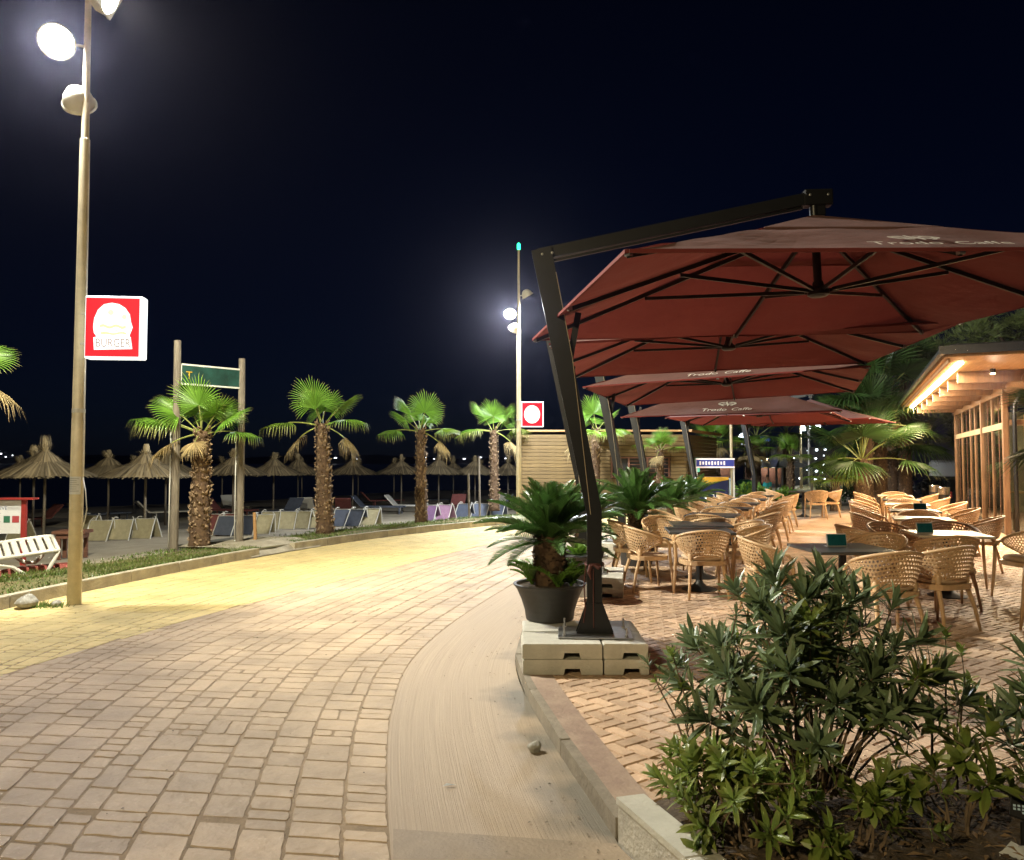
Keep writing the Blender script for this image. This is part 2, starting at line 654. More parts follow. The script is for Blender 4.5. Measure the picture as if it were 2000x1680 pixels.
def text_mesh(body, size, mats, extrude=0.0, shear=0.0, align='CENTER'):
    cu = bpy.data.curves.new('lettering', 'FONT')
    cu.body = body
    cu.size = size
    cu.extrude = extrude
    cu.shear = shear
    cu.align_x = align
    cu.resolution_u = 3
    to = bpy.data.objects.new('lettering', cu)
    COL.objects.link(to)
    bpy.context.view_layer.update()
    me = bpy.data.meshes.new_from_object(to)
    bpy.data.objects.remove(to)
    bpy.data.curves.remove(cu)
    me.materials.clear()
    me.materials.append(mats)
    return me


# ------------------------------------------------------------------ curves of the place
def catmull(P, n):
    """n samples per span"""
    P = [Vector((*p, 0)) for p in P]
    out = []
    for i in range(len(P) - 1):
        p0 = P[i - 1] if i else P[0] * 2 - P[1]
        p1, p2 = P[i], P[i + 1]
        p3 = P[i + 2] if i + 2 < len(P) else p2 * 2 - p1
        for k in range(n):
            t = k / n
            out.append(.5 * ((2 * p1) + (p2 - p0) * t + (2 * p0 - 5 * p1 + 4 * p2 - p3) * t * t + (3 * p1 - p0 - 3 * p2 + p3) * t ** 3))
    out.append(P[-1])
    return out


def resample(C, step):
    out, acc = [C[0].copy()], 0.0
    for a, b in zip(C, C[1:]):
        d = (b - a).length
        while acc + d >= step:
            f = (step - acc) / d
            a = a + (b - a) * f
            out.append(a.copy())
            d = (b - a).length
            acc = 0.0
        acc += d
    return out


def normal_at(C, i):
    d = (C[min(i + 1, len(C) - 1)] - C[max(i - 1, 0)]).normalized()
    return Vector((-d.y, d.x, 0))       # points left of the direction of travel


KERB_L = catmull([(-6.9, -6), (-6.7, 0), (-6.35, 4), (-5.9, 8.3), (-5.5, 10.3), (-4.95, 12.4), (-4.1, 14.8), (-2.75, 17.5), (-.99, 19.95), (.8, 21.9), (3.5, 24.3), (6.6, 26.6), (9.6, 29.6), (13, 35), (18, 45), (23, 56)], 10)
YEL = catmull([(-5.2, -6), (-4.85, 0), (-4.5, 3), (-4.03, 6.15), (-3.68, 7.5), (-3.22, 9.0), (-2.27, 11.44), (-1.3, 13.9), (-.30, 16.15), (1.1, 18.6), (2.9, 20.7), (5.5, 22.9), (8.2, 25.3), (11.2, 29.0), (14.8, 35), (19.8, 45), (24.5, 55)], 10)
BRO = catmull([(.35, -2), (.12, .3), (-.22, 2), (-.51, 3.32), (-.71, 4.45), (-.82, 5.36), (-.86, 6.43), (-.73, 7.56), (-.45, 8.9), (.1, 11), (.75, 13), (2.0, 16), (3.8, 18.7), (6.0, 21.1), (8.4, 23.8), (10.4, 26.6), (12.8, 30.6), (17.2, 39), (25.2, 54)], 10)
EDGE = catmull([(1.5, -2), (1.0, .5), (.46, 3.52), (.31, 4.31), (.14, 5.33), (.04, 6.2), (.05, 7), (.27, 8.5), (.78, 10.5), (1.5, 12.8), (2.7, 15.6), (4.5, 18.3), (6.7, 20.6), (9.2, 23.2), (11.2, 26), (13.6, 30), (18, 38.5), (26, 54)], 10)
ZP = -.08      # path level; the terrace is at 0


def x_at(C, y):
    for a, b in zip(C, C[1:]):
        if a.y <= y <= b.y:
            return a.x + (b.x - a.x) * (y - a.y) / (b.y - a.y)
    return C[-1].x if y > C[-1].y else C[0].x

# ------------------------------------------------------------------ setting: ground, sea, beach, path, terrace
g = MB()
g.add([(-900, -300, -1.9), (900, -300, -1.9), (900, 2500, -1.9), (-900, 2500, -1.9)], [(0, 1, 2, 3)])
struct('ground', g, M_ground)
g = MB()
g.add([(-2500, -400, -1.15), (300, -400, -1.15), (300, 3000, -1.15), (-2500, 3000, -1.15)], [(0, 1, 2, 3)])
struct('sea', g, M_sea)

KL = resample(KERB_L, .5)


def strip(C, offs, zs, side, jitter=0.0, uv=False):
    mb = MB()
    vs, fs = [], []
    rnd = random.Random(3)
    k = len(offs)
    for i, p in enumerate(C):
        n = normal_at(C, i) * side
        for o, z in zip(offs, zs):
            q = p + n * (o + (rnd.uniform(-jitter, jitter) if 0 < o else 0))
            vs.append((q.x, q.y, z + (rnd.uniform(-.25, .25) * jitter if o > 1 else 0)))
    for i in range(len(C) - 1):
        for j in range(k - 1):
            f = (i * k + j, (i + 1) * k + j, (i + 1) * k + j + 1, i * k + j + 1)
            fs.append(f if side < 0 else f[::-1])
    mb.add(vs, fs)
    return mb


struct('beach', strip(KL, [.9, 1.8, 3, 4.5, 7, 12, 20, 34, 44], [.0, -.06, -.2, -.36, -.45, -.5, -.62, -1.0, -1.5], 1, .12), M_sand, smooth='all')
struct('lawn', strip(KL, [.10, .5, .9, 1.3, 1.75], [.035, .06, .05, .02, -.12], 1, .1), M_lawn, smooth='all')
ER = resample(EDGE, .5)
struct('parking_ground', strip([p for p in ER if p.y > 19], [.3, 3, 7, 60], [-.03, -.08, -.35, -.5], -1), M_asphalt)

# path bed under the stones, and the broomed strip beside the terrace
BR = resample(BRO, .05)


def cross_dir(i):
    p = BR[i]
    a = Vector((-1, .12, 0))
    b = normal_at(BR, i)
    t = min(1, max(0, (p.y - 6) / 6))
    t = t * t * (3 - 2 * t)
    return (a * (1 - t) + b * t).normalized()


CD = [cross_dir(i) for i in range(len(BR))]


def reach(i, C):
    lo, hi = 0.0, 9.0
    p, n = BR[i], CD[i]
    for _ in range(24):
        m = (lo + hi) / 2
        q = p + n * m
        if q.x > x_at(C, q.y):
            lo = m
        else:
            hi = m
    return lo


I0 = next(i for i, p in enumerate(BR) if p.y > 2.2)
I1 = next(i for i, p in enumerate(BR) if p.y > 30)
TY = {i: reach(i, YEL) for i in range(I0, I1 + 1)}
TK = {i: reach(i, KERB_L) for i in range(I0, I1 + 1)}


def pt(i, t):
    q = BR[i] + CD[i] * t
    return q


bed = MB()
vs, fs = [], []
ids = list(range(0, len(BR), 10))
for i in ids:
    tk = TK.get(i) or reach(i, KERB_L)
    a, b = pt(i, -.002), pt(i, tk + .05)
    vs += [(a.x, a.y, ZP - .0045), (b.x, b.y, ZP - .0045)]
fs = [(2 * k, 2 * k + 2, 2 * k + 3, 2 * k + 1)[::-1] for k in range(len(ids) - 1)]
bed.add(vs, fs)
path = struct('path', bed, M_joint)

rs = random.Random(11)


def stone_shape(mb, c, gap=.0025, wob=.006):
    """c: four corners (Vector) counter-clockwise; a stamped stone with uneven edges and worn rim"""
    ctr = sum(c, Vector()) / 4
    top, low = [], []
    for k in range(4):
        a, b = c[k], c[(k + 1) % 4]
        L = (b - a).length
        m = 4 if L > .25 else 3
        for j in range(m):
            f = j / m
            q = a + (b - a) * f
            d = (ctr - q)
            d.z = 0
            dl = d.length or 1
            d /= dl
            w = gap + rs.uniform(-.003, wob) + (.007 if j == 0 else 0)
            e = q + d * w
            low.append((e.x, e.y, ZP - .008))
            e2 = q + d * (w + .006)
            top.append([e2.x, e2.y, ZP - rs.uniform(0, .002)])
    n = len(top)
    tz = [rs.uniform(-.0015, .0015) for _ in range(3)]
    for v in top:
        v[2] += tz[0] + tz[1] * (v[0] - ctr.x) * 3 + tz[2] * (v[1] - ctr.y) * 3
    fs = [tuple(range(n))] + [(i, n + i, n + (i + 1) % n, (i + 1) % n) for i in range(n)]
    mb.add(top + low, fs)


cells = []
S_CUT = min(range(I0, I1), key=lambda i: abs(BR[i].y - 3.63))
t = 0.0
cols = []
while t < 7.5:
    w = rs.choice((.12, .15, .18, .22, .26))
    cols.append((t, t + w))
    t += w
for (t0, t1) in cols:
    i = I0 - rs.randint(0, 6)
    i = max(I0, i)
    while i < I1 - 2:
        ln = rs.choice((2, 2, 3, 3, 4, 4, 5, 6))
        j = min(I1, i + ln)
        if i < S_CUT < j:
            if S_CUT - i >= 2:
                j = S_CUT
            elif j - S_CUT < 2:
                j = S_CUT + 4
                i = S_CUT
            else:
                i = S_CUT
        # clip at the kerb, split where the yellow band begins
        for lo, hi, kind in ((0, 'y', 'p'), ('y', 'k', 'y')):
            la, lb = (0, 0) if lo == 0 else (TY[i], TY[j])
            ha, hb = (TY[i], TY[j]) if hi == 'y' else (TK[i] - .01, TK[j] - .01)
            a0, b0 = max(t0, la), max(t0, lb)
            a1, b1 = min(t1, ha), min(t1, hb)
            if a1 - a0 < .035 or b1 - b0 < .035:
                if max(a1 - a0, b1 - b0) < .06:
                    continue
                a1, b1 = max(a1, a0 + .02), max(b1, b0 + .02)
            sub = rs.random()
            if sub < .2 and a1 - a0 > .22:
                f = rs.uniform(.4, .6)
                cells.append((kind, i, j, a0, a0 + (a1 - a0) * f, b0, b0 + (b1 - b0) * f))
                cells.append((kind, i, j, a0 + (a1 - a0) * f, a1, b0 + (b1 - b0) * f, b1))
            elif sub < .26 and j - i > 5:
                k = (i + j) // 2
                ma, mb_ = (a0 + b0) / 2, (a1 + b1) / 2
                cells.append((kind, i, k, a0, a1, ma, mb_))
                cells.append((kind, k, j, ma, mb_, b0, b1))
            else:
                cells.append((kind, i, j, a0, a1, b0, b1))
        i = j


def cell_corners(c):
    k, i, j, a0, a1, b0, b1 = c
    return [pt(i, a1), pt(i, a0), pt(j, b0), pt(j, b1)]


def shows(ctr):
    return ctr.y > 2.9 and abs(ctr.x) < ctr.y * .70 + .35


cl = []
for c in cells:
    co = cell_corners(c)
    ctr = sum(co, Vector()) / 4
    cl.append((ctr.length if shows(ctr) else 99 + ctr.length, c[0], co))
cl.sort(key=lambda q: q[0])
rest = {'p': MB(), 'y': MB()}
for k, (d, kind, co) in enumerate(cl):
    if k < 298:
        mb = MB()
        stone_shape(mb, co)
        mb.build('paving_stone', M_pink if kind == 'p' else M_yellow, path)
    else:
        stone_shape(rest[kind], co)
tag(rest['p'].build('paving_stones', M_pink, path), kind='stuff')
tag(rest['y'].build('yellow_paving_stones', M_yellow, path), kind='stuff')

# broomed strip between the stones and the terrace kerb
mb = MB()
vs, us, fs = [], [], []
BQ = BR[::6]
K = 9
cut_y = 3.60


def to_edge(p):
    # across to the kerb: smallest horizontal run that meets EDGE
    best, bd = EDGE[0], 1e9
    for q in EDGE:
        d = (q - p).length_squared
        if d < bd:
            bd, best = d, q
    return best


acc = 0
prev = None
rows = 0
for p in BQ:
    e = Vector((x_at(EDGE, p.y), p.y, 0)) if p.y < 9 else to_edge(p)
    if prev:
        acc += (p - prev).length
    prev = p
    for k in range(K):
        q = p + (e - p) * (k / (K - 1))
        vs.append((q.x, q.y, ZP - .004))
        us.append(((q - p).length, acc))
    rows += 1
for r in range(rows - 1):
    for k in range(K - 1):
        a = r * K + k
        fs.append((a, a + 1, a + K + 1, a + K))
mb.add(vs, fs, 0, us)
struct('concrete_strip', mb, M_broom)
# smooth apron in front of the sawn joint
mb = MB()
poly = [(-.545, 3.60), (.46, 3.46), (1.15, 1.6), (1.4, .6), (.05, .8), (-.15, 1.6), (-.30, 2.4), (-.50, 3.3)]
mb.prism(poly[::-1], ZP - .03, ZP - .001)
apron = struct('concrete_apron', mb, mat('apron_concrete', (.36, .28, .195), .7, col2=(.25, .20, .145), scale=2.5, bump=.25, bscale=50, detail=8))

# left kerb: one stone after another, with the beach crossing left open
kerb = struct('kerb', strip(KL, [.01, .1], [ZP - .01, ZP - .011], 1), M_kerb)
KS = resample(KERB_L, .05)
i = 0
while i < len(KS) - 22:
    a, b = KS[i], KS[i + 20]
    if a.y > 33:
        break
    if a.y > 5 and not (14.05 < (a.y + b.y) / 2 < 14.9):
        n0, n1 = normal_at(KS, i), normal_at(KS, i + 20)
        d = (b - a).normalized() * .006
        mbk = MB()
        z0, z1 = ZP - .05, .065 + rs.uniform(-.004, .004)
        lo = [a + d, b - d, b - d + n1 * .12, a + d + n0 * .12]
        cen = sum(lo, Vector()) / 4
        up = [p + (cen - p).normalized() * .010 for p in lo]
        vs = [(p.x, p.y, z0) for p in lo] + [(p.x, p.y, z1 - .012) for p in lo] + [(p.x, p.y, z1) for p in up]
        fs = []
        for r in (0, 4):
            fs += [(r + k, r + (k + 1) % 4, r + 4 + (k + 1) % 4, r + 4 + k) for k in range(4)]
        fs.append((8, 9, 10, 11))
        mbk.add(vs, fs)
        mbk.build('kerb_stone', M_kerb, kerb)
    i += 20

M_ekerb = mat('dusty_kerb', (.27, .235, .18), .85, col2=(.17, .145, .11), scale=4, bump=.4, bscale=40, perobj=.06, detail=8)
# terrace
TB = MB()
vs, fs = [], []
tp = [p for p in resample(EDGE, .3) if 3.46 < p.y < 27.5]
for p in tp:
    vs += [(p.x + .02, p.y, -.010), (17.0 if p.y < 20 else max(17.0, p.x + 3), p.y, -.010)]
fs = [(2 * k, 2 * k + 1, 2 * k + 3, 2 * k + 2) for k in range(len(tp) - 1)]
TB.add(vs, fs)
terrace = struct('terrace', TB, M_bjoint)
far = MB()
vs, fs = [], []
tpf = [p for p in tp if p.y >= 14.7]
for p in tpf:
    n = normal_at(tp, tp.index(p)) * -1
    q = p + n * .25
    vs += [(q.x, q.y, -.003), (14.6 + max(0, q.y - 17) * .42, q.y, -.003)]
fs = [(2 * k, 2 * k + 1, 2 * k + 3, 2 * k + 2) for k in range(len(tpf) - 1)]
far.add(vs, fs)
far.build('far_paving', M_brick, terrace)
# plain border slabs along the edge
bd = MB()
vs, fs = [], []
tpb = resample(EDGE, .3)
tpb = [p for p in tpb if 3.56 < p.y < 26]
for k, p in enumerate(tpb):
    n = normal_at(tpb, k) * -1
    q = p + n * .23
    a = p + n * .06
    vs += [(a.x, a.y, .005), (q.x, q.y, .005)]
fs = [(2 * k, 2 * k + 1, 2 * k + 3, 2 * k + 2) for k in range(len(tpb) - 1)]
bd.add(vs, fs)
bd.build('terrace_border', M_border, terrace)
# edge kerb of the terrace, metre pieces
te = [p for p in resample(EDGE, .05) if 3.50 < p.y < 26]
ekerb = struct('terrace_kerb', strip(te[::10], [.004, .055], [ZP + .004, ZP + .003], -1), M_ekerb)
i = 0
while i + 20 < len(te):
    a, b = te[i], te[i + 20]
    n0, n1 = normal_at(te, i) * -1, normal_at(te, i + 20) * -1
    d = (b - a).normalized() * .004
    lo = [a + d, a + d + n0 * .06, b - d + n1 * .06, b - d]
    cen = sum(lo, Vector()) / 4
    up = [p + (cen - p).normalized() * .008 for p in lo]
    z1 = .006 + rs.uniform(-.003, .004)
    vs = [(p.x, p.y, ZP - .04) for p in lo] + [(p.x, p.y, z1 - .01) for p in lo] + [(p.x, p.y, z1) for p in up]
    fs = []
    for r in (0, 4):
        fs += [(r + k, r + (k + 1) % 4, r + 4 + (k + 1) % 4, r + 4 + k) for k in range(4)]
    fs.append((8, 9, 10, 11))
    MB().add(vs, fs).build('kerb_stone', M_ekerb, ekerb)
    i += 20

# herringbone bricks
BW = .098
BL = 2 * BW
ang = R(-45 - 10)
ca, sa = math.cos(ang), math.sin(ang)


def brick_shape(mb, cx, cy, rot, seed):
    x, y = BL / 2 - .0045, BW / 2 - .0045
    c, s = math.cos(rot), math.sin(rot)
    rr = random.Random(seed)
    dz = rr.uniform(-.0015, .001)
    tx, ty = rr.uniform(-.008, .008), rr.uniform(-.012, .012)
    vs = []
    for (sx, sy) in ((-1, -1), (1, -1), (1, 1), (-1, 1)):
        u, v = sx * (x - .005), sy * (y - .005)
        vs.append((cx + c * u - s * v, cy + s * u + c * v, dz + tx * u + ty * v))
    for (sx, sy) in ((-1, -1), (1, -1), (1, 1), (-1, 1)):
        u, v = sx * x, sy * y
        vs.append((cx + c * u - s * v, cy + s * u + c * v, -.012))
    mb.add(vs, [(0, 1, 2, 3), (0, 4, 5, 1), (1, 5, 6, 2), (2, 6, 7, 3), (3, 7, 4, 0)])


EX = {}


def edge_x(y):
    k = round(y, 1)
    if k not in EX:
        EX[k] = x_at(EDGE, k)
    return EX[k]


bl = []
for gx in range(-300, 300):
    for gy in range(-300, 300):
        r = (gx - gy) % 4
        if r == 0:
            u, v, rot = (gx + 1) * BW, (gy + .5) * BW, ang
        elif r == 3:
            u, v, rot = (gx + .5) * BW, (gy + 1) * BW, ang + PI / 2
        else:
            continue
        wx, wy = ca * u - sa * v, sa * u + ca * v
        if not (3.0 < wy < 15.3):
            continue
        if wx > wy * .70 + .5 or wx < edge_x(wy) + .10 / math.cos(min(.6, abs(wy - 6) * .05)):
            continue
        if wy < 3.75 and wx > .5 and wy < 3.7:
            continue
        bl.append((wx * wx + wy * wy, wx, wy, rot))
bl.sort()
brest = MB()
for k, (d, wx, wy, rot) in enumerate(bl):
    if k < 298:
        mbk = MB()
        brick_shape(mbk, wx, wy, rot, k)
        mbk.build('brick', M_brick, terrace)
    else:
        brick_shape(brest, wx, wy, rot, k)
tag(brest.build('bricks', M_brick, terrace), kind='stuff')

# planting bed in the corner by the camera
mb = MB()
rs2 = random.Random(5)
nx, ny = 26, 16
vs, fs = [], []
for a in range(nx):
    for b in range(ny):
        x = .62 + a * .16
        y = 1.7 + b * (1.95 + .22 * a * .16 + .13 * math.sin(a * .9)) / (ny - 1)
        ed = min(1, (ny - 1 - b) / 3) * min(1, a / 1.0 + .4)
        vs.append((x, y, -.004 + .075 * ed + rs2.uniform(-.018, .018) * ed))
for a in range(nx - 1):
    for b in range(ny - 1):
        fs.append((a * ny + b, (a + 1) * ny + b, (a + 1) * ny + b + 1, a * ny + b + 1))
mb.add(vs, fs)
struct('soil', mb, M_soil, smooth='all')
bw = thing('bed_wall', 'low grey concrete wall edging the planted bed', 'low wall', (.47, 3.47, ZP))
mb = MB()
mb.add([(0, 0, -.05), (.11, .03, -.05), (.70, -1.55, -.05), (.58, -1.58, -.05), (0, 0, .165), (.11, .03, .165), (.70, -1.55, .165), (.58, -1.58, .165)],
       [(0, 4, 5, 1), (1, 5, 6, 2), (2, 6, 7, 3), (3, 7, 4, 0)])
mb.build('wall_core', M_conc, bw)
for k in range(3):
    f0, f1 = k / 3 + .004, (k + 1) / 3 - .004
    a, b = Vector((-.010, .012, 0)), Vector((.57, -1.575, 0))
    n = Vector((.13, .035, 0))
    p = [a + (b - a) * f0, a + (b - a) * f0 + n, a + (b - a) * f1 + n, a + (b - a) * f1]
    MB().prism([(q.x, q.y) for q in p][::-1], .167, .195).build('coping_slab', M_slab, bw)

# grass blades on the strip by the kerb
mb = MB()
rg = random.Random(9)
KG = resample(KERB_L, .05)
KG = [(i, p) for i, p in enumerate(KG) if 7.0 < p.y < 22]
KGa = resample(KERB_L, .05)
for _ in range(42000):
    i, p = rg.choice(KG)
    n = normal_at(KGa, i)
    off = rg.uniform(.13, 1.35) if rg.random() < .9 else rg.uniform(1.3, 1.7)
    pat = math.sin(p.y * 1.7 + off * 2) + math.sin(p.y * .63 - off * 3)
    if 14.0 < p.y < 14.95 or (pat < -.5 and rg.random() < .75) or (p.y > 15 and rg.random() < .6):
        continue
    q = p + n * off
    h = rg.uniform(.025, .06)
    a = rg.uniform(0, PI)
    w = rg.uniform(.006, .013)
    dx, dy = math.cos(a) * w, math.sin(a) * w
    lx, ly = rg.uniform(-.03, .03), rg.uniform(-.03, .03)
    z = .045 if off < 1 else .02
    mb.add([(q.x - dx, q.y - dy, z), (q.x + dx, q.y + dy, z), (q.x + lx, q.y + ly, z + h)], [(0, 1, 2)], 0, [(0, 0), (0, 0), (0, 1)])
tag(mb.build('grass', M_grass), 'short dry grass growing along the kerb', 'grass', kind='stuff')

# concrete crossing between the two lengths of kerb
cr = [(i, p) for i, p in enumerate(KS) if 13.5 < p.y < 15.4]
mb = MB()
vs, fs = [], []
for i, p in cr[::2]:
    n = normal_at(KS, i)
    for o_, z_ in ((-.03, ZP + .002), (.12, .02), (.6, .075), (1.9, .05)):
        q = p + n * o_
        vs.append((q.x, q.y, z_ + .012))
m_ = len(cr[::2])
fs = [(a * 4 + b, a * 4 + b + 1, (a + 1) * 4 + b + 1, (a + 1) * 4 + b) for a in range(m_ - 1) for b in range(3)]
mb.add(vs, fs)
struct('path_crossing', mb, M_kerb)

# ------------------------------------------------------------------ umbrellas
HX, HY, HV, HP = 2.05, 1.6, .50, .68     # half sizes, vent height, peak height above the edge
VX, VY = .70, .55


def canopy_point(x, y):
    """height of the canvas over the edge plane at x, y"""
    r = max(abs(x) / HX, abs(y) / HY)
    return HP * (1 - r) * .98


def canopy_meshes():
    mb = MB()
    n, m = 10, 18
    for side in range(4):
        vs, fs = [], []
        for i in range(n + 1):
            r = 1 - i / n * (1 - .30)
            for j in range(m + 1):
                f = -1 + 2 * j / m
                if side == 0:
                    x, y = f * HX * r, -HY * r
                elif side == 1:
                    x, y = HX * r, f * HY * r
                elif side == 2:
                    x, y = -f * HX * r, HY * r
                else:
                    x, y = -HX * r, -f * HY * r
                sag = .035 * abs(math.sin(f * PI)) * math.sin(PI * min(1, (1 - r) / .7 + .15))
                wr = .010 * math.sin(x * 5.3 + y * 3.1) * math.sin(y * 6.1 - x * 2.3 + side) * min(1, i / 2)
                vs.append((x, y, canopy_point(x, y) - sag + wr))
        for i in range(n):
            for j in range(m):
                a = i * (m + 1) + j
                fs.append((a, a + 1, a + m + 2, a + m + 1))
        mb.add(vs, fs)
    # hem turned down along the edge
    for (a, b) in (((-HX, -HY), (HX, -HY)), ((HX, -HY), (HX, HY)), ((HX, HY), (-HX, HY)), ((-HX, HY), (-HX, -HY))):
        mb.bar((a[0], a[1], -.004), (b[0], b[1], -.004), .012, .022)
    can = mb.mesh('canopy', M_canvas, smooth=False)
    mb = MB()
    z0 = canopy_point(VX, 0) + .045
    ring = [(-VX, -VY), (0, -VY), (VX, -VY), (VX, 0), (VX, VY), (0, VY), (-VX, VY), (-VX, 0)]
    vs = [(x, y, z0 - .05) for x, y in ring] + [(x, y, z0 - .035) for x, y in ring] + [(0, 0, HP + .03)]
    fs = [(8 + k, 8 + (k + 1) % 8, 16) for k in range(8)] + [(k, (k + 1) % 8, 8 + (k + 1) % 8, 8 + k) for k in range(8)]
    mb.add(vs, fs)
    cap = mb.mesh('vent_cap', M_canvas)
    return can, cap


ME_can, ME_cap = canopy_meshes()
slope = math.atan2(HP * .98 * (1 / HY), 1)


def on_panel(me, up, lift=.012):
    """lay a flat print on the front panel, 'up' metres up the slope from its edge"""
    o = link('lettering', me)
    o.rotation_euler = (slope, 0, 0)
    o.location = (0, -HY + math.cos(slope) * up + math.sin(slope) * -lift, math.sin(slope) * up + math.cos(slope) * lift)
    return o


ME_txt = [text_mesh('Trodo', .185, M_txtw, shear=.25, align='RIGHT'), text_mesh('Caffe', .185, M_txtw, shear=.25, align='LEFT')]


def emblem_mesh():
    mb = MB()

    def ribbon(pts, w):
        vs, fs = [], []
        for i, p in enumerate(pts):
            a = Vector((*pts[max(i - 1, 0)], 0))
            b = Vector((*pts[min(i + 1, len(pts) - 1)], 0))
            d = (b - a).normalized()
            n = Vector((-d.y, d.x, 0))
            k = w * (.35 + .65 * math.sin(PI * (i + .5) / len(pts)))
            q = Vector((*p, 0))
            vs += [q + n * k, q - n * k]
        fs = [(2 * i, 2 * i + 1, 2 * i + 3, 2 * i + 2) for i in range(len(pts) - 1)]
        mb.add(vs, fs)
    for s in (-1, 1):
        for k, (r, cx, cy, t0, t1) in enumerate(((.085, .075, .05, -2.4, 2.2), (.05, .10, .06, -2.6, 2.6), (.07, .035, -.01, -1.2, 1.9))):
            ribbon([(s * (cx + r * math.cos(t0 + (t1 - t0) * i / 12)), cy + .75 * r * math.sin(t0 + (t1 - t0) * i / 12)) for i in range(13)], .016)
    ribbon([(.012 * math.sin(i * .6), -.07 + .022 * i) for i in range(11)], .018)
    return mb.mesh('emblem', M_txtw)


ME_emb = emblem_mesh()


def post_mesh():
    mb = MB()
    # profile in x,z (above the weight slabs), extruded in y
    L = [(-.058, .012), (-.058, .94), (-.50, 3.08), (-.34, 3.12), (.058, .985), (.058, .012)]
    y0, y1 = -.07, .07
    n = len(L)
    vs = [(x, y0, z) for x, z in L] + [(x, y1, z) for x, z in L]
    fs = [(0, 5, 4, 1), (1, 4, 3, 2), tuple(reversed((6, 11, 10, 7))), tuple(reversed((7, 10, 9, 8)))]
    fs += [(i, (i + 1) % n, n + (i + 1) % n, n + i) for i in range(n)]
    mb.add(vs, fs)
    return mb.mesh('post', M_post)


def make_umbrella():
    root = thing('cantilever_umbrella', '', 'umbrella', group='burgundy cantilever umbrellas along the terrace edge')
    ZE, CX = 2.867 - .235, 1.79
    mb = MB()
    mb.box((0, 0, .006), (.58, .42, .012), bev=.003)
    bp = mb.build('base_plate', M_steel, root)
    for sx in (-1, 1):
        for sy in (-1, 1):
            MB().lathe([(.014, .012), (.014, .03), (.007, .03), (.007, .085)], 8, (sx * .24, sy * .17, 0)).build('bolt', M_steel, bp)
    link('post', post_mesh(), root)
    mb = MB()
    for s in (-1, 1):
        mb.add([(-.145, s * .072, .0125), (.145, s * .072, .0125), (.058, s * .072, .25), (-.058, s * .072, .25),
                (-.145, s * .08, .0125), (.145, s * .08, .0125), (.058, s * .08, .25), (-.058, s * .08, .25)],
               [(0, 1, 2, 3), (7, 6, 5, 4), (0, 4, 5, 1), (1, 5, 6, 2), (2, 6, 7, 3), (3, 7, 4, 0)])
        mb.add([(s * .0585, -.004, .0125), (s * .15, -.004, .0125), (s * .0585, -.004, .26), (s * .0585, .004, .0125), (s * .15, .004, .0125), (s * .0585, .004, .26)],
               [(0, 1, 2), (5, 4, 3), (0, 3, 4, 1), (1, 4, 5, 2), (2, 5, 3, 0)])
    mb.build('gusset', M_post, root)
    mb = MB()
    mb.bar((-.44, 0, 3.06), (CX - .08, 0, 3.47), .075, .095)
    mb.bar((-.40, 0, 2.998), (CX - .12, 0, 3.40), .03, .02)
    arm = mb.build('arm', M_post, root)
    mb = MB()
    mb.box((CX, 0, 3.475), (.22, .10, .13), bev=.008)
    mb.box((CX, 0, 3.38), (.11, .07, .10), bev=.006)
    e = mb.build('arm_end', M_rib, root)
    for q in (-.07, .07):
        MB().lathe([(.011, 0), (.011, .006), (.004, .008)], 8, (CX + q, -.051, 3.49), M=Matrix.Rotation(PI / 2, 3, 'X')).build('bolt', M_steel, e)
    for q in ((-.41, 3.05), (-.33, 3.06)):
        MB().lathe([(.011, 0), (.011, .006), (.004, .008)], 8, (q[0], -.0705, q[1]), M=Matrix.Rotation(PI / 2, 3, 'X')).build('bolt', M_steel, arm)
    mb = MB()
    mb.bar((-.12, 0, 2.58), (-.20, 0, 2.14), .05, .05)
    mb.build('brace', M_rib, root)
    mb = MB()
    mb.tube([(-.30, -.078, 2.9), (-.17, -.09, 2.2), (-.10, -.085, 1.6), (-.03, -.075, .95)], .0035, 5)
    mb.build('pull_cord', M_rope, root)
    # canopy group: origin at the canopy centre
    c = (CX, 0, ZE)
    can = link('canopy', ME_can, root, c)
    link('vent_cap', ME_cap, can)
    for me_, dx_ in zip(ME_txt, (-.01, .07)):
        o = on_panel(me_, .13)
        o.location.x = dx_
        o.parent = can
        o.name = 'lettering'
    o = on_panel(ME_emb, .42)
    o.parent = can
    o.name = 'emblem'
    mast = MB()
    mast.tube([(0, 0, .10), (0, 0, HP + .10)], .032, 12)
    mast.build('mast', M_rib, root, loc=c, smooth=True)
    hub = MB()
    hub.lathe([(.06, .05), (.085, .065), (.085, .10), (.05, .13), (.04, .17)], 16)
    hub.build('hub', M_rib, root, loc=c, smooth=True)
    for k, (ex, ey) in enumerate(((-1, -1), (0, -1), (1, -1), (1, 0), (1, 1), (0, 1), (-1, 1), (-1, 0))):
        x, y = ex * HX * .992, ey * HY * .992
        mb = MB()
        mb.bar((x * .02, y * .02, HP - .06), (x, y, -.022), .022, .034)
        rb = mb.build('rib', M_rib, root, loc=c)
        mb = MB()
        mb.bar((x * .04, y * .04, .10), (x * .56, y * .56, HP * .42 - .05), .02, .028)
        mb.build('strut', M_rib, rb)
        mb = MB()
        mb.box((x * .997, y * .997, -.012), (.035, .035, .035), rz=math.atan2(y, x))
        mb.build('rib_cap', M_steel, rb)
    return remember(root)


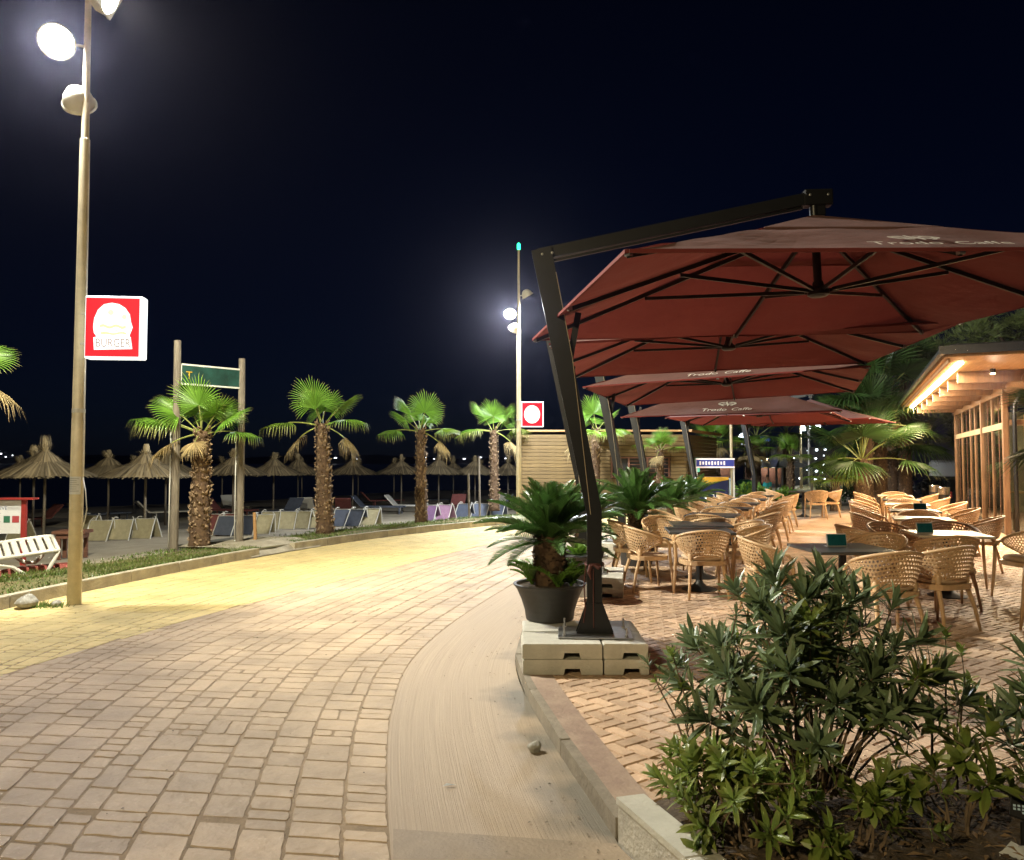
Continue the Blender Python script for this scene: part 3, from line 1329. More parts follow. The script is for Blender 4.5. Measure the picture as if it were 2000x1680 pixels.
CANPARTS = ('canopy', 'mast', 'hub', 'rib')
UMB = [((.66, 6.2), -.073, (.042, .005), 'nearest burgundy cantilever umbrella, on the pale slabs beside the potted cycad'),
       ((.90, 9.68), -.155, (.032, 0), 'second burgundy cantilever umbrella from the front of the row'),
       ((1.91, 13.40), -.356, (.036, -.02), 'third burgundy umbrella from the front, in the middle of the row'),
       ((2.95, 16.85), -.33, (.01, .085), 'fourth burgundy umbrella from the front, tipped so its emblem shows'),
       ((5.07, 21.38), -.548, (.003, -.02), 'fifth burgundy umbrella from the front of the row'),
       ((7.75, 24.6), -.66, (.0, .0), 'farthest burgundy umbrella at the end of the row')]
um0 = make_umbrella()
for k, ((x, y), a, (tx, ty), lab) in enumerate(UMB):
    z = .235
    if k == 0:
        u = um0
        u.location = (x, y, z)
        u.rotation_euler = (0, 0, a)
        u['label'] = lab
    else:
        u = dup(um0, (x, y, z), a, lab)
UMBS = [o for o in COL.objects if o.name.startswith('cantilever_umbrella')]
bpy.context.view_layer.update()
for k, u in enumerate(UMBS):
    tx, ty = UMB[k][2]
    for ch in u.children:
        if ch.name.split('.')[0] in CANPARTS:
            dz = (0, .06, -.045, -.20, -.12, -.05)[k]
            ch.location.z += dz
            if ch.name.startswith('mast'):
                ch.scale.z = 1 - dz * 1.25
            ch.rotation_euler = (ty, -tx, .207 if k == 0 else 0)


def slab_mesh(w, d, h, key):
    mb = MB()
    n = .055
    q = w * .12
    prof = [(-w / 2, .006), (-w / 2 + .006, 0), (-n - .012 + q, 0), (-n + q, .045), (n + q, .045), (n + .012 + q, 0), (w / 2 - .006, 0), (w / 2, .006), (w / 2, h - .008), (w / 2 - .008, h), (-w / 2 + .008, h), (-w / 2, h - .008)]
    m = len(prof)
    vs = [(x, -d / 2, z) for x, z in prof] + [(x, d / 2, z) for x, z in prof]
    fs = []
    # front and back as strips round the hand hole
    for o, rev in ((0, False), (m, True)):
        for f in ((0, 1, 2, 3, 11), (3, 4, 9, 10, 11), (4, 5, 6, 7, 8, 9)):
            f = tuple(o + i for i in f)
            fs.append(f[::-1] if rev else f)
    fs += [(i, m + i, m + (i + 1) % m, (i + 1) % m) for i in range(m)]
    mb.add(vs, fs)
    return mb.mesh('weight_slab', M_slab)


# weight slabs of the nearest umbrella, each a thing of its own
WA = slab_mesh(.60, .42, .112, 1)
WB = slab_mesh(.335, .42, .112, 2)
pos = [(.385, 6.065, 'long'), (.865, 6.07, 'short'), (.385, 6.505, 'long'), (.865, 6.51, 'short')]
for (x, y, nm) in pos:
    for lv in (0, 1):
        wh = 'front' if y < 6.3 else 'back'
        o = link('weight_slab', WA if nm == 'long' else WB, None, (x + random.uniform(-.006, .006), y + (.0 if lv else random.uniform(-.012, .012)), .003 + lv * .1145), random.uniform(-.008, .008))
        tag(o, '%s %s concrete slab in the %s row, weighing down the nearest umbrella' % ('upper' if lv else 'lower', nm, wh), 'concrete slab', 'weight slabs under the nearest umbrella')
WC = slab_mesh(.49, .49, .112, 3)
NTH = ['', 'second', 'third', 'fourth', 'fifth', 'farthest']
for k in range(1, 6):
    (x, y), a = UMB[k][0], UMB[k][1]
    b = thing('umbrella_weight', 'pale concrete slab stack under the %s umbrella' % NTH[k], 'umbrella base', (x, y, .003), a, 'concrete umbrella bases farther down the row')
    for sx in (-1, 1):
        for sy in (-1, 1):
            for lv in (0, 1):
                link('slab', WC, b, (sx * .247, sy * .247, lv * .1145), random.uniform(-.01, .01))

# red cloth tied round the nearest post
tie = MB()
tie.tube([(.065 * 1.05 * math.cos(t), .078 * math.sin(t), .55 + .004 * math.sin(3 * t)) for t in [2 * PI * i / 14 for i in range(15)]], .014, 6)
tie.tube([(-.03, -.088, .55), (-.045, -.10, .50), (-.03, -.098, .44)], [.016, .018, .004], 6)
tie.tube([(.0, -.088, .55), (.03, -.10, .53), (.05, -.098, .545)], [.012, .016, .006], 6)
tie.tube([(-.07, -.085, .55), (-.085, -.09, .40), (-.075, -.09, .22), (-.09, -.09, .10)], .006, 5)
tie.tube([(-.01, -.085, .52), (-.012, -.092, .30), (-.01, -.09, .06)], .005, 5)
o = tie.build('cloth_tie', M_chain, loc=(.66, 6.2, .235), smooth=True)
o.rotation_euler = (0, 0, -.073)
tag(o, 'dark red strip of cloth knotted round the nearest umbrella post', 'cloth tie')


# ------------------------------------------------------------------ pots and cycads
def frond_pinnate(length, lift, droop, seed, n=26, leaf=.13, mat_i=0):
    """one cycad frond from the origin along +x, rising and arching over; leaflets in a V"""
    rr = random.Random(seed)
    mb = MB()
    pts = []
    for i in range(9):
        t = i / 8
        a = lift - droop * t
        if i == 0:
            p = Vector((0, 0, 0))
        else:
            p = pts[-1] + Vector((math.cos(a), 0, math.sin(a))) * (length / 8)
        pts.append(p)
    mb.tube(pts, [.006 * (1 - .75 * i / 8) for i in range(9)], 4, cap=False)

    def at(t):
        f = t * 8
        i = min(7, int(f))
        return pts[i] + (pts[i + 1] - pts[i]) * (f - i), (pts[i + 1] - pts[i]).normalized()
    for k in range(n):
        t = .10 + .90 * k / (n - 1)
        p, d = at(min(t, .999))
        up = Vector((-d.z, 0, d.x))
        L = leaf * (math.sin(PI * min(1, .18 + t * .80)) ** .6) * rr.uniform(.9, 1.08)
        for s in (-1, 1):
            dr = (d * (.42 + .5 * t) + Vector((0, s, 0)) * (1 - .4 * t) + up * .45).normalized()
            w = d * .0075
            mid = p + dr * L * .55 + up * .004
            tip = p + dr * L + Vector((0, 0, -.012))
            mb.add([p - w, p + w, mid + w * .9, tip, mid - w * .9], [(0, 1, 2, 4), (4, 2, 3)], 0, [(0, .1), (0, .1), (0, .6), (0, 1), (0, .6)])
    return mb


CYF = [frond_pinnate(.58, R(66), R(48), 1, 32, .15).mesh('frond', M_cyc), frond_pinnate(.60, R(42), R(52), 2, 32, .15).mesh('frond', M_cyc), frond_pinnate(.52, R(84), R(32), 3, 32, .15).mesh('frond', M_cyc), frond_pinnate(.58, R(16), R(42), 4, 32, .14).mesh('frond', M_cyc)]
CYS = frond_pinnate(.22, R(70), R(60), 5, 14, .06).mesh('sucker_frond', M_cycl)


def scale_trunk(r0, r1, h, n, seed, size, out, mats, flat=.5):
    """stubs of old leaves wound round a trunk"""
    rr = random.Random(seed)
    mb = MB()
    for k in range(n):
        z = h * (k + .5) / n
        z = max(.0, z + rr.uniform(-.04, .04) * h ** .5)
        a = k * 2.39996 + rr.uniform(-.5, .5)
        r = r0 + (r1 - r0) * z / h
        s = size * rr.uniform(.5, 1.6)
        c, sn = math.cos(a), math.sin(a)
        rad, tan = Vector((c, sn, 0)), Vector((-sn, c, 0))
        b = rad * (r * .93) + Vector((0, 0, z))
        tip = b + rad * (out * rr.uniform(.4, 1.6)) + tan * s * rr.uniform(-.35, .35) + Vector((0, 0, s * rr.uniform(.5, 1.3)))
        w = s * flat
        mb.add([b - tan * w, b + tan * w, b + rad * out * .75 + tan * w * .7 + Vector((0, 0, s * .5)), tip, b + rad * out * .75 - tan * w * .7 + Vector((0, 0, s * .5)), b + rad * out * .2 + Vector((0, 0, s * .9))],
               [(0, 1, 2, 4), (4, 2, 3), (3, 2, 5), (4, 3, 5)], 0, [(0, 0), (0, 0), (0, .5), (0, 1), (0, .5), (0, .2)])
    return mb


ME_ctr = MB().lathe([(.10, 0), (.115, .10), (.11, .26), (.09, .34), (.05, .37)], 14).mesh('trunk', M_bark, smooth=True)
ME_csc = scale_trunk(.115, .10, .36, 150, 4, .035, .03, M_boot).mesh('leaf_scale', [M_bark])


def pot_mesh(rt, rb, h, m):
    return MB().lathe([(rb * .98, 0), (rb, .01), (rb * 1.04, h * .25), (rb + (rt - rb) * .38, h * .55), (rb + (rt - rb) * .8, h * .86), (rt, h * .94), (rt * 1.03, h * .965), (rt * 1.03, h), (rt * .95, h), (rt * .93, h * .9), (rt * .5, h * .88)], 36).mesh('pot_body', m, smooth=True)


def cycad(loc, label, rt, rb, h, seed, scale=1.0, nf=52, suck=True, potm=None, fl=1.0):
    rr = random.Random(seed)
    t = thing('potted_cycad', label, 'potted plant', loc, rr.uniform(0, 6), 'potted cycads along the terrace edge')
    pb = link('pot', pot_mesh(rt, rb, h, potm or M_pot), t)
    MB().lathe([(rt * .94, 0), (rt * .5, .015)], 20, (0, 0, h * .91)).build('soil', M_soil, t)
    tr = link('trunk', ME_ctr, t, (0, 0, h * .9))
    tr.scale = (scale, scale, scale)
    tag(link('leaf_scales', ME_csc, tr), kind='stuff')
    top = h * .9 + .35 * scale
    for k in range(nf):
        a = k * 2.39996 + rr.uniform(-.2, .2)
        f = k / nf
        me = CYF[2] if f < .26 else CYF[0] if f < .60 else CYF[1] if f < .92 else CYF[3]
        o = link('frond', me, t, (0.03 * math.cos(a), .03 * math.sin(a), top - .05 * f))
        s = fl * rr.uniform(.85, 1.12)
        o.scale = (s, s, s)
        o.rotation_euler = (rr.uniform(-.2, .2), rr.uniform(-.12, .12), a)
    if suck:
        for (a, d) in ((2.6, .17), (.25, .19), (-.55, .15), (3.6, .15)):
            for q in range(5):
                o = link('sucker_frond', CYS, t, (d * math.cos(a), d * math.sin(a), h * .9))
                o.rotation_euler = (0, 0, a + (q - 2) * .9)
                s = rr.uniform(1.1, 1.7)
                o.scale = (s, s, s)
    return t


cycad((.33, 6.78, .235), 'big potted cycad in an anthracite pot beside the nearest umbrella post', .31, .21, .31, 2, 1.22, 76)
cycad((1.0, 10.75, .0), 'potted cycad partly behind the nearest umbrella post', .30, .2, .40, 3, 1.05, 48, fl=1.15)
cycad((1.95, 12.1, .0), 'potted cycad behind the two chairs turned to the path', .34, .24, .45, 6, 1.2, 50, fl=1.3)
cycad((3.25, 15.6, .0), 'potted cycad in front of the kiosk by the fourth umbrella', .32, .22, .4, 8, 1.0, 40, fl=1.2, suck=False)
cycad((4.3, 18.4, .0), 'potted cycad near the freezer, between the fourth and fifth umbrella', .32, .22, .4, 9, 1.0, 34, fl=1.2, suck=False)


def leaf_mesh(L, w, m, fold=.25, curl=.15):
    mb = MB()
    vs, us, fs = [], [], []
    prof = [(0, .12), (.2, .6), (.5, 1), (.78, .75), (1, .04)]
    for t, k in prof:
        z = -curl * L * t * t
        vs += [(t * L, -w * k, z + fold * w * k), (t * L, 0, z), (t * L, w * k, z + fold * w * k)]
        us += [(0, t)] * 3
    for i in range(4):
        fs += [(3 * i, 3 * i + 1, 3 * i + 4, 3 * i + 3), (3 * i + 1, 3 * i + 2, 3 * i + 5, 3 * i + 4)]
    mb.add(vs, fs, 0, us)
    return mb


pp = thing('potted_plant', 'low green plant in a round anthracite tub behind the big cycad', 'potted plant', (.78, 8.95, .235))
link('pot', pot_mesh(.25, .18, .30, M_pot), pp)
LFP = leaf_mesh(.16, .045, M_cycl).mesh('leaf', M_cycl)
for k in range(26):
    a = k * 2.4
    o = link('leaf', LFP, pp, (.06 * math.cos(a), .06 * math.sin(a), .29))
    o.rotation_euler = (0, -R(25 + (k % 5) * 13), a)

# ------------------------------------------------------------------ chairs and tables
def rim_pt(ph):
    """rim of the tub back; ph in degrees, 0 = middle of the back (at -y)"""
    a = R(ph)
    f = abs(ph) / 118
    return Vector((.305 * math.sin(a) * (1 + .03 * f), -.285 * math.cos(a) - .02, .805 - .15 * f ** 1.7))


def low_pt(ph):
    a = R(ph)
    f = abs(ph) / 118
    z = .505 - .035 * math.exp(-((abs(ph) - 48) / 16) ** 2) + .135 * max(0, (f - .45) / .55) ** 1.3
    k = .78 + .17 * max(0, (f - .5) / .5)
    return Vector((.305 * k * math.sin(a), -.285 * k * math.cos(a) - .005, z))


def shell_pt(ph, w, side):
    a, b = low_pt(ph), rim_pt(ph)
    p = a + (b - a) * w
    d = Vector((math.sin(R(ph)), -math.cos(R(ph)), -.15)).normalized()
    bulge = .012 * math.sin(PI * w)
    return p + d * (bulge + side * .0045)


def chair_shell():
    mb = MB()
    nu, nw = 34, 8
    P0, P1 = -112, 112
    for side in (-1, 1):
        pass
    for j in range(nw):
        w0, w1 = j / nw, (j + 1) / nw
        sh = .5 if j % 2 else 0.0
        edges = [P0] + [P0 + (P1 - P0) * (k + sh) / nu for k in range(0 if sh else 1, nu)] + [P1]
        for a, b in zip(edges, edges[1:]):
            full = (b - a) < (P1 - P0) / nu * .8 or j == 0 and False
            outer = [(a, w0), ((a + b) / 2, w0), (b, w0), (b, (w0 + w1) / 2), (b, w1), ((a + b) / 2, w1), (a, w1), (a, (w0 + w1) / 2)]
            if full or abs((a + b) / 2) > 106:
                vs = [shell_pt(p, w, -1) for p, w in outer] + [shell_pt(p, w, 1) for p, w in outer]
                mb.add(vs, [tuple(range(8)), tuple(range(15, 7, -1))])
                continue
            m = ((a + b) / 2, (w0 + w1) / 2)
            inner = []
            for (p, w) in outer:
                du, dw = (p - m[0]), (w - m[1])
                corner = abs(du) > 1e-6 and abs(dw) > 1e-6
                k = .47 if corner else .64
                inner.append((m[0] + du * k, m[1] + dw * k))
            vs = []
            for sd in (-1, 1):
                vs += [shell_pt(p, w, sd) for p, w in outer] + [shell_pt(p, w, sd) for p, w in inner]
            fs = []
            for k in range(8):
                q = (k + 1) % 8
                fs.append((k, q, 8 + q, 8 + k))
                fs.append((16 + q, 16 + k, 24 + k, 24 + q))
                fs.append((8 + k, 8 + q, 24 + q, 24 + k))
            mb.add(vs, fs)
    return mb


def make_chair():
    t = thing('armchair', '', 'chair', group='caramel armchairs with pierced backs on the terrace')
    chair_shell().build('backrest', M_rattan, t)
    # rim running round the back and out along the arms
    pts = [rim_pt(p) for p in range(-118, 119, 8)]
    mb = MB()
    mb.tube(pts, [.016] * len(pts), 8)
    mb.build('arm_rail', M_rattan, t, smooth='all')
    lowp = [low_pt(p) for p in range(-112, 113, 8)]
    MB().tube(lowp, .012, 6).build('lower_rail', M_rattan, t, smooth='all')
    for s in (-1, 1):
        e = rim_pt(118)
        e = Vector((e.x * s, e.y, e.z))
        mb = MB()
        mb.tube([e + Vector((0, -.012, .002)), e + Vector((.0, .045, -.012)), e + Vector((s * -.004, .082, -.06)), Vector((s * .268, .205, .46)), Vector((s * .272, .225, .22)), Vector((s * .282, .245, 0))],
                [.016, .018, .019, .021, .018, .013], 8)
        mb.build('leg', M_rattan, t, smooth='all')
        mb = MB()
        a = low_pt(50)
        a = Vector((a.x * s, a.y, a.z))
        mb.tube([a + Vector((-s * .0, 0, .11)), a + Vector((s * .004, -.004, .03)), a + Vector((s * .008, -.01, -.06)), Vector((s * .215, -.215, .22)), Vector((s * .235, -.255, 0))], [.008, .034, .023, .019, .013], 8)
        mb.build('leg', M_rattan, t, smooth='all')
    mb = MB()
    prof = []
    for k in range(20):
        a = 2 * PI * k / 20
        c, s_ = math.cos(a), math.sin(a)
        prof.append((.262 * math.copysign(abs(c) ** .6, c), .235 * math.copysign(abs(s_) ** .6, s_) + .0))
    mb.prism(prof, .395, .445)
    mb.build('seat', M_rattan, t)
    return t


def make_cushion():
    mb = MB()
    rings = [(.0, .60, .447), (.9, .9, .447), (1, 1, .462), (1.0, 1, .485), (.93, .93, .502), (.6, .6, .512)]
    n = 24
    vs, fs = [], []
    for q, _, z in rings[1:]:
        for k in range(n):
            a = 2 * PI * k / n
            c, s_ = math.cos(a), math.sin(a)
            vs.append((.235 * q * math.copysign(abs(c) ** .65, c), .21 * q * math.copysign(abs(s_) ** .65, s_), z + .004 * math.sin(a * 5)))
    m = len(rings) - 1
    for i in range(m - 1):
        for k in range(n):
            fs.append((i * n + k, i * n + (k + 1) % n, (i + 1) * n + (k + 1) % n, (i + 1) * n + k))
    fs.append(tuple((m - 1) * n + k for k in range(n)))
    mb.add(vs, fs)
    return mb.mesh('cushion', M_cush, smooth='all')


ME_cush = make_cushion()
ch0 = remember(make_chair())
ch0_used = [False]


def chair(x, y, face, label, cushion=True):
    """face: compass direction the sitter looks, degrees from +x"""
    rz = R(face - 90)
    if not ch0_used[0]:
        ch0.location = (x, y, .001)
        ch0.rotation_euler = (0, 0, rz)
        ch0['label'] = label
        ch0_used[0] = True
        o = ch0
    else:
        o = dup(ch0, (x, y, .001), rz, label)
    if cushion:
        link('cushion', ME_cush, o)
    return o


def make_table(top):
    t = thing('cafe_table', '', 'table', group='square pedestal tables on the terrace')
    mb = MB()
    mb.box((0, 0, .735), (.80, .80, .03), bev=.006)
    mb.build('table_top', top, t)
    MB().tube([(0, 0, .03), (0, 0, .718)], .038, 12).build('pedestal', M_black, t, smooth=True)
    MB().lathe([(.215, 0), (.22, .008), (.19, .02), (.09, .05), (.05, .09), (.04, .12)], 28).build('foot', M_black, t, smooth=True)
    MB().box((0, 0, .710), (.34, .34, .016)).build('spider', M_black, t)
    return remember(t)


tb_d, tb_w = make_table(M_ttop), make_table(M_ttopw)
tb_used = set()


def table(x, y, rz, label, white=False):
    src = tb_w if white else tb_d
    if src.name in tb_used:
        return dup(src, (x, y, .001), rz, label)
    tb_used.add(src.name)
    src.location = (x, y, .001)
    src.rotation_euler = (0, 0, rz)
    src['label'] = label
    return src


def menu(x, y, z, rz, label):
    t = thing('menu_holder', label, 'menu holder', (x, y, z), rz, 'menu holders on the tables')
    mb = MB()
    mb.box((0, 0, .065), (.21, .012, .13), rx=R(-12), bev=.003)
    mb.build('frame', M_acryl, t)
    mb = MB()
    mb.box((0, -.008, .065), (.19, .004, .11), rx=R(-12))
    mb.build('card', M_menu, t)
    MB().box((0, .02, .004), (.21, .07, .007)).build('stand', M_acryl, t)
    return t


RZ = -R(23.5)
uu, vv = Vector((math.sin(R(23.5)), math.cos(R(23.5)), 0)), Vector((math.cos(R(23.5)), -math.sin(R(23.5)), 0))
FA = 90 - 23.5      # facing away from the camera along the rows
# -- left rows, under the umbrellas
table(2.36, 9.75, RZ * .3, 'dark table behind the chair with its back to the path, nearest in the umbrella row')
chair(2.27, 9.22, 93, 'armchair with its back turned, in front of the nearest table of the umbrella row')
chair(1.70, 9.72, 8, 'armchair turned to the terrace, nearer of the two beside the nearest umbrella', False)
chair(1.62, 10.55, -4, 'armchair turned to the terrace, farther of the two beside the nearest umbrella', False)
chair(2.98, 9.80, 172, 'armchair on the walkway side of the nearest table in the umbrella row', False)
chair(3.10, 10.45, 188, 'armchair on the walkway side, one place behind the nearest table', False)
table(2.62, 10.75, RZ * .3, 'second dark table in the umbrella row, pushed close to the first')
chair(2.20, 11.15, -85, 'armchair facing the camera behind the second table of the umbrella row', False)
chair(2.85, 11.25, 97, 'armchair with its back turned, between the second and third tables of the umbrella row', False)
LT = [(3.28, 12.6), (4.05, 14.4), (4.75, 16.1), (5.5, 17.9), (6.25, 19.7)]
names = ['third', 'fourth', 'fifth', 'sixth', 'seventh']
for k, (x, y) in enumerate(LT):
    P = Vector((x, y, 0))
    table(x, y, RZ, '%s dark table from the front in the umbrella row' % names[k])
    for (d, f, w) in ((-vv * .70 - uu * .05, FA - 90, 'path side'), (vv * .70 + uu * .03, FA + 90, 'walkway side'), (-uu * .66, FA, 'near side'), (uu * .66, FA + 180, 'far side')):
        if w == 'far side' and k in (1, 3):
            continue
        q = P + d * random.uniform(.95, 1.08)
        chair(q.x, q.y, f + random.uniform(-9, 9), 'armchair on the %s of the %s table in the umbrella row' % (w, names[k]), False)
# end table standing apart
table(8.55, 22.6, RZ, 'dark table standing apart at the far end of the umbrella row')
for (dx, dy, f, w) in ((-.72, .2, -15, 'path side'), (.72, -.2, 160, 'palm side'), (.1, -.72, 80, 'near side')):
    chair(8.55 + dx, 22.6 + dy, f, 'armchair on the %s of the table standing apart at the far end' % w, False)
# -- middle table behind the oleander
table(3.30, 7.72, .05, 'dark table half hidden by the oleander, nearest of all')
menu(3.27, 7.78, .752, .08, 'teal menu holder on the dark table behind the oleander')
chair(2.72, 8.22, -8, 'armchair left of the oleander table, its cushion showing')
chair(3.42, 7.10, 97, 'armchair with its back turned, half hidden by the oleander')
chair(3.98, 8.48, 216, 'armchair facing the camera behind the oleander table')
# -- right rows, along the glass front
table(5.22, 9.28, RZ * .6, 'cream table with a menu holder, nearest in the row by the glass front', True)
menu(4.93, 9.22, .752, .10, 'teal menu holder on the cream table')
chair(4.14, 7.52, 112, 'armchair turned half away, with a thick cushion, in the open front of the terrace')
chair(4.80, 8.55, 86, 'armchair pushed up to the near side of the cream table')
chair(5.05, 7.10, 168, 'armchair cut off by the picture edge, nearest to the oleander')
chair(6.02, 9.02, 186, 'armchair on the glass-front side of the cream table, cut off at the edge')
chair(4.42, 9.75, 2, 'armchair on the walkway side of the cream table, its holes lit through')
chair(4.30, 9.25, 14, 'armchair on the walkway side of the cream table, nearest the camera')
chair(4.95, 10.0, -70, 'armchair behind the cream table, facing the camera, nearer the walkway')
chair(5.75, 10.05, -98, 'armchair behind the cream table, facing the camera, nearer the glass front')
RT = [(6.25, 11.75, True), (7.15, 13.7, False), (8.05, 15.7, True), (8.95, 17.7, False), (9.8, 19.7, True)]
names = ['second', 'third', 'fourth', 'fifth', 'last']
for k, (x, y, wht) in enumerate(RT):
    P = Vector((x, y, 0))
    table(x, y, RZ, '%s table from the front in the row by the glass front' % names[k], wht)
    for (d, f, w) in ((-vv * .70 + uu * .16, FA - 90, 'walkway side'), (-vv * .72 - uu * .38, FA - 82, 'walkway side near corner'), (vv * .70, FA + 90, 'glass side'), (-uu * .68, FA, 'near side'), (uu * .66, FA + 180, 'far side')):
        if (w == 'walkway side near corner' and k not in (1, 2)) or (w == 'far side' and k == 2):
            continue
        q = P + d * random.uniform(.95, 1.1)
        chair(q.x, q.y, f + random.uniform(-10, 10), 'armchair on the %s of the %s table by the glass front' % (w, names[k]), False)
menu(7.2, 13.6, .752, -.3, 'teal menu holder on the third table by the glass front')


# ------------------------------------------------------------------ lamp posts
def flood_head(parent, p, yaw, pitch, lit, lens_mat, size=1.0, box=False):
    """bowl or box floodlight; lens looks along local -y after yaw/pitch"""
    Mx = (Matrix.Rotation(yaw, 3, 'Z') @ Matrix.Rotation(-pitch, 3, 'X') @ Matrix.Rotation(PI / 2, 3, 'X'))
    h = MB()
    s = size
    if box:
        for (z0, z1, w) in ((-.10 * s, .05 * s, .17 * s), (.052 * s, .085 * s, .19 * s)):
            vs = [Vector((sx * w, sy * w * .8, z)) for z in (z0, z1) for sx, sy in ((-1, -1), (1, -1), (1, 1), (-1, 1))]
            h.add([Vector(p) + Mx @ v for v in vs], [(3, 2, 1, 0), (4, 5, 6, 7), (0, 1, 5, 4), (1, 2, 6, 5), (2, 3, 7, 6), (3, 0, 4, 7)])
    else:
        h.lathe([(.03 * s, -.20 * s), (.10 * s, -.17 * s), (.155 * s, -.09 * s), (.175 * s, -.01 * s), (.19 * s, 0), (.19 * s, .03 * s), (.175 * s, .03 * s), (.165 * s, .012 * s)], 20, p, M=Mx)
    hd = h.build('floodlight', M_lamp, parent, smooth=True)
    le = MB()
    r = .15 * s if box else .165 * s
    le.lathe([(r, .0155 * s if not box else .086 * s), (r * .6, .022 * s if not box else .089 * s)], 20, p, M=Mx)
    le.build('lens', lens_mat if lit else M_acryl, hd)
    d = Mx @ Vector((0, 0, 1))
    return Vector(p) + d * (.10 * s), d


def lamp_post(loc, label, group, heads, height, lens_mat, power, color, green=True, rings=(), first_color=None):
    t = thing('lamp_post', label, 'lamp post', loc, 0, group)
    mb = MB()
    mb.tube([(0, 0, 0), (0, 0, 2.2), (0, 0, 2.21), (0, 0, 4.5), (0, 0, 5.6), (0, 0, 5.61), (0, 0, height)], [.079, .072, .070, .060, .055, .044, .030], 16)
    mb.build('pole', M_pole, t, smooth=True)
    for z in rings:
        MB().lathe([(.074, z), (.074, z + .05)], 16, cap=False).build('band', M_white, t)
    for hk, (dx, dy, dz, yaw, pitch, lit, bx, sz) in enumerate(heads):
        L, d = flood_head(t, (dx, dy, dz), yaw, pitch, lit, lens_mat, sz, bx)
        mb = MB()
        mb.tube([(0, 0, dz), (dx * .55, dy * .55, dz)], .016, 6)
        mb.build('bracket', M_lamp, t)
        if lit:
            ld = bpy.data.lights.new('floodlight_beam', 'SPOT')
            ld.energy = power * lit
            ld.color = first_color if first_color and hk == 0 else color
            ld.shadow_soft_size = .12
            ld.spot_size = R(118 if bx else 160)
            ld.spot_blend = .5
            lo = bpy.data.objects.new('floodlight_beam', ld)
            COL.objects.link(lo)
            lo.parent = t
            lo.location = L
            lo.rotation_euler = d.to_track_quat('-Z', 'Y').to_euler()
    if green:
        MB().lathe([(.045, height), (.05, height + .03), (.05, height + .16), (.02, height + .2)], 10).build('beacon', E_green, t, smooth=True)
    return t


def sign_box(loc, rz, label, full):
    t = thing('light_box_sign', label, 'sign', loc, rz, 'square red light box signs on the lamp posts')
    w, h, d = .645, .735, .16
    MB().box((0, 0, 0), (w, d, h), bev=.012).build('housing', E_side, t)
    MB().box((w / 2 + .0025, 0, 0), (.004, .012, h * .98)).build('seam', M_steel, t)
    MB().box((-.012, -d / 2 - .003, -.002), (w - .05, .006, h - .05)).build('panel', E_redsign, t)
    y = -d / 2 - .0085
    mb = MB()
    if full:
        prof = [(-.19, -.27), (.235, -.255), (.215, -.12), (.20, -.10), (.225, -.03), (.235, .0), (.215, .06), (.20, .15), (.15, .225), (.08, .27), (0, .285), (-.09, .265), (-.155, .20), (-.195, .10), (-.205, 0), (-.195, -.07), (-.165, -.115), (-.20, -.125)]
    else:
        prof = [(.235 * math.cos(a), .265 * math.sin(a)) for a in [2 * PI * k / 26 for k in range(26)]]
    n = len(prof)
    vs = [(x - .02, y, z) for x, z in prof] + [(x - .02, y + .005, z) for x, z in prof]
    mb.add(vs, [tuple(range(n))[::-1] if False else tuple(range(n))] + [(i, n + i, n + (i + 1) % n, (i + 1) % n) for i in range(n)])
    mb.build('white_shape', E_whsign, t)
    if full:
        me = text_mesh('BURGER', .115, E_grey)
        o = link('lettering', me, t, (.0, y - .002, -.235))
        o.rotation_euler = (PI / 2, 0, 0)
        o.scale = (.92, 1.25, 1)
        bits = MB()
        cr = MB()

        def wav(mb_, x0, x1, z, amp, th, fr):
            pts = [(x0 + (x1 - x0) * k / 14, z + amp * math.sin(k * fr)) for k in range(15)]
            vs = []
            for x, q in pts:
                vs += [(x, y - .002, q - th), (x, y - .002, q + th)]
            mb_.add(vs, [(2 * k, 2 * k + 2, 2 * k + 3, 2 * k + 1) for k in range(14)])
        wav(cr, -.15, .14, .005, .012, .016, .9)
        wav(cr, -.14, .15, -.075, .008, .012, .7)
        wav(bits, -.16, -.05, .048, .004, .003, 1.3)
        wav(bits, .00, .12, .052, .004, .003, 1.1)
        wav(bits, -.155, .07, -.042, .008, .0035, .55)
        wav(bits, -.13, .06, -.085, .004, .003, .5)
        wav(bits, .085, .125, -.04, .02, .004, .4)
        bits.build('drawing', E_grey, t)
        cr.build('filling', E_yel, t)
        bl = MB()
        bl.lathe([(.03, 0), (.001, .001)], 12, (.12, y - .002, .12), M=Matrix.Rotation(PI / 2, 3, 'X'))
        bl.lathe([(.035, 0), (.001, .001)], 12, (-.03, y - .002, .17), M=Matrix.Rotation(PI / 2, 3, 'X'))
        bl.build('bun_seeds', E_cream, t)
    for z in (-.19, .17):
        mb = MB()
        mb.bar((-w / 2 - .075, 0, z), (-w / 2, 0, z), .02, .025)
        mb.build('clamp', M_steel, t)
    return t


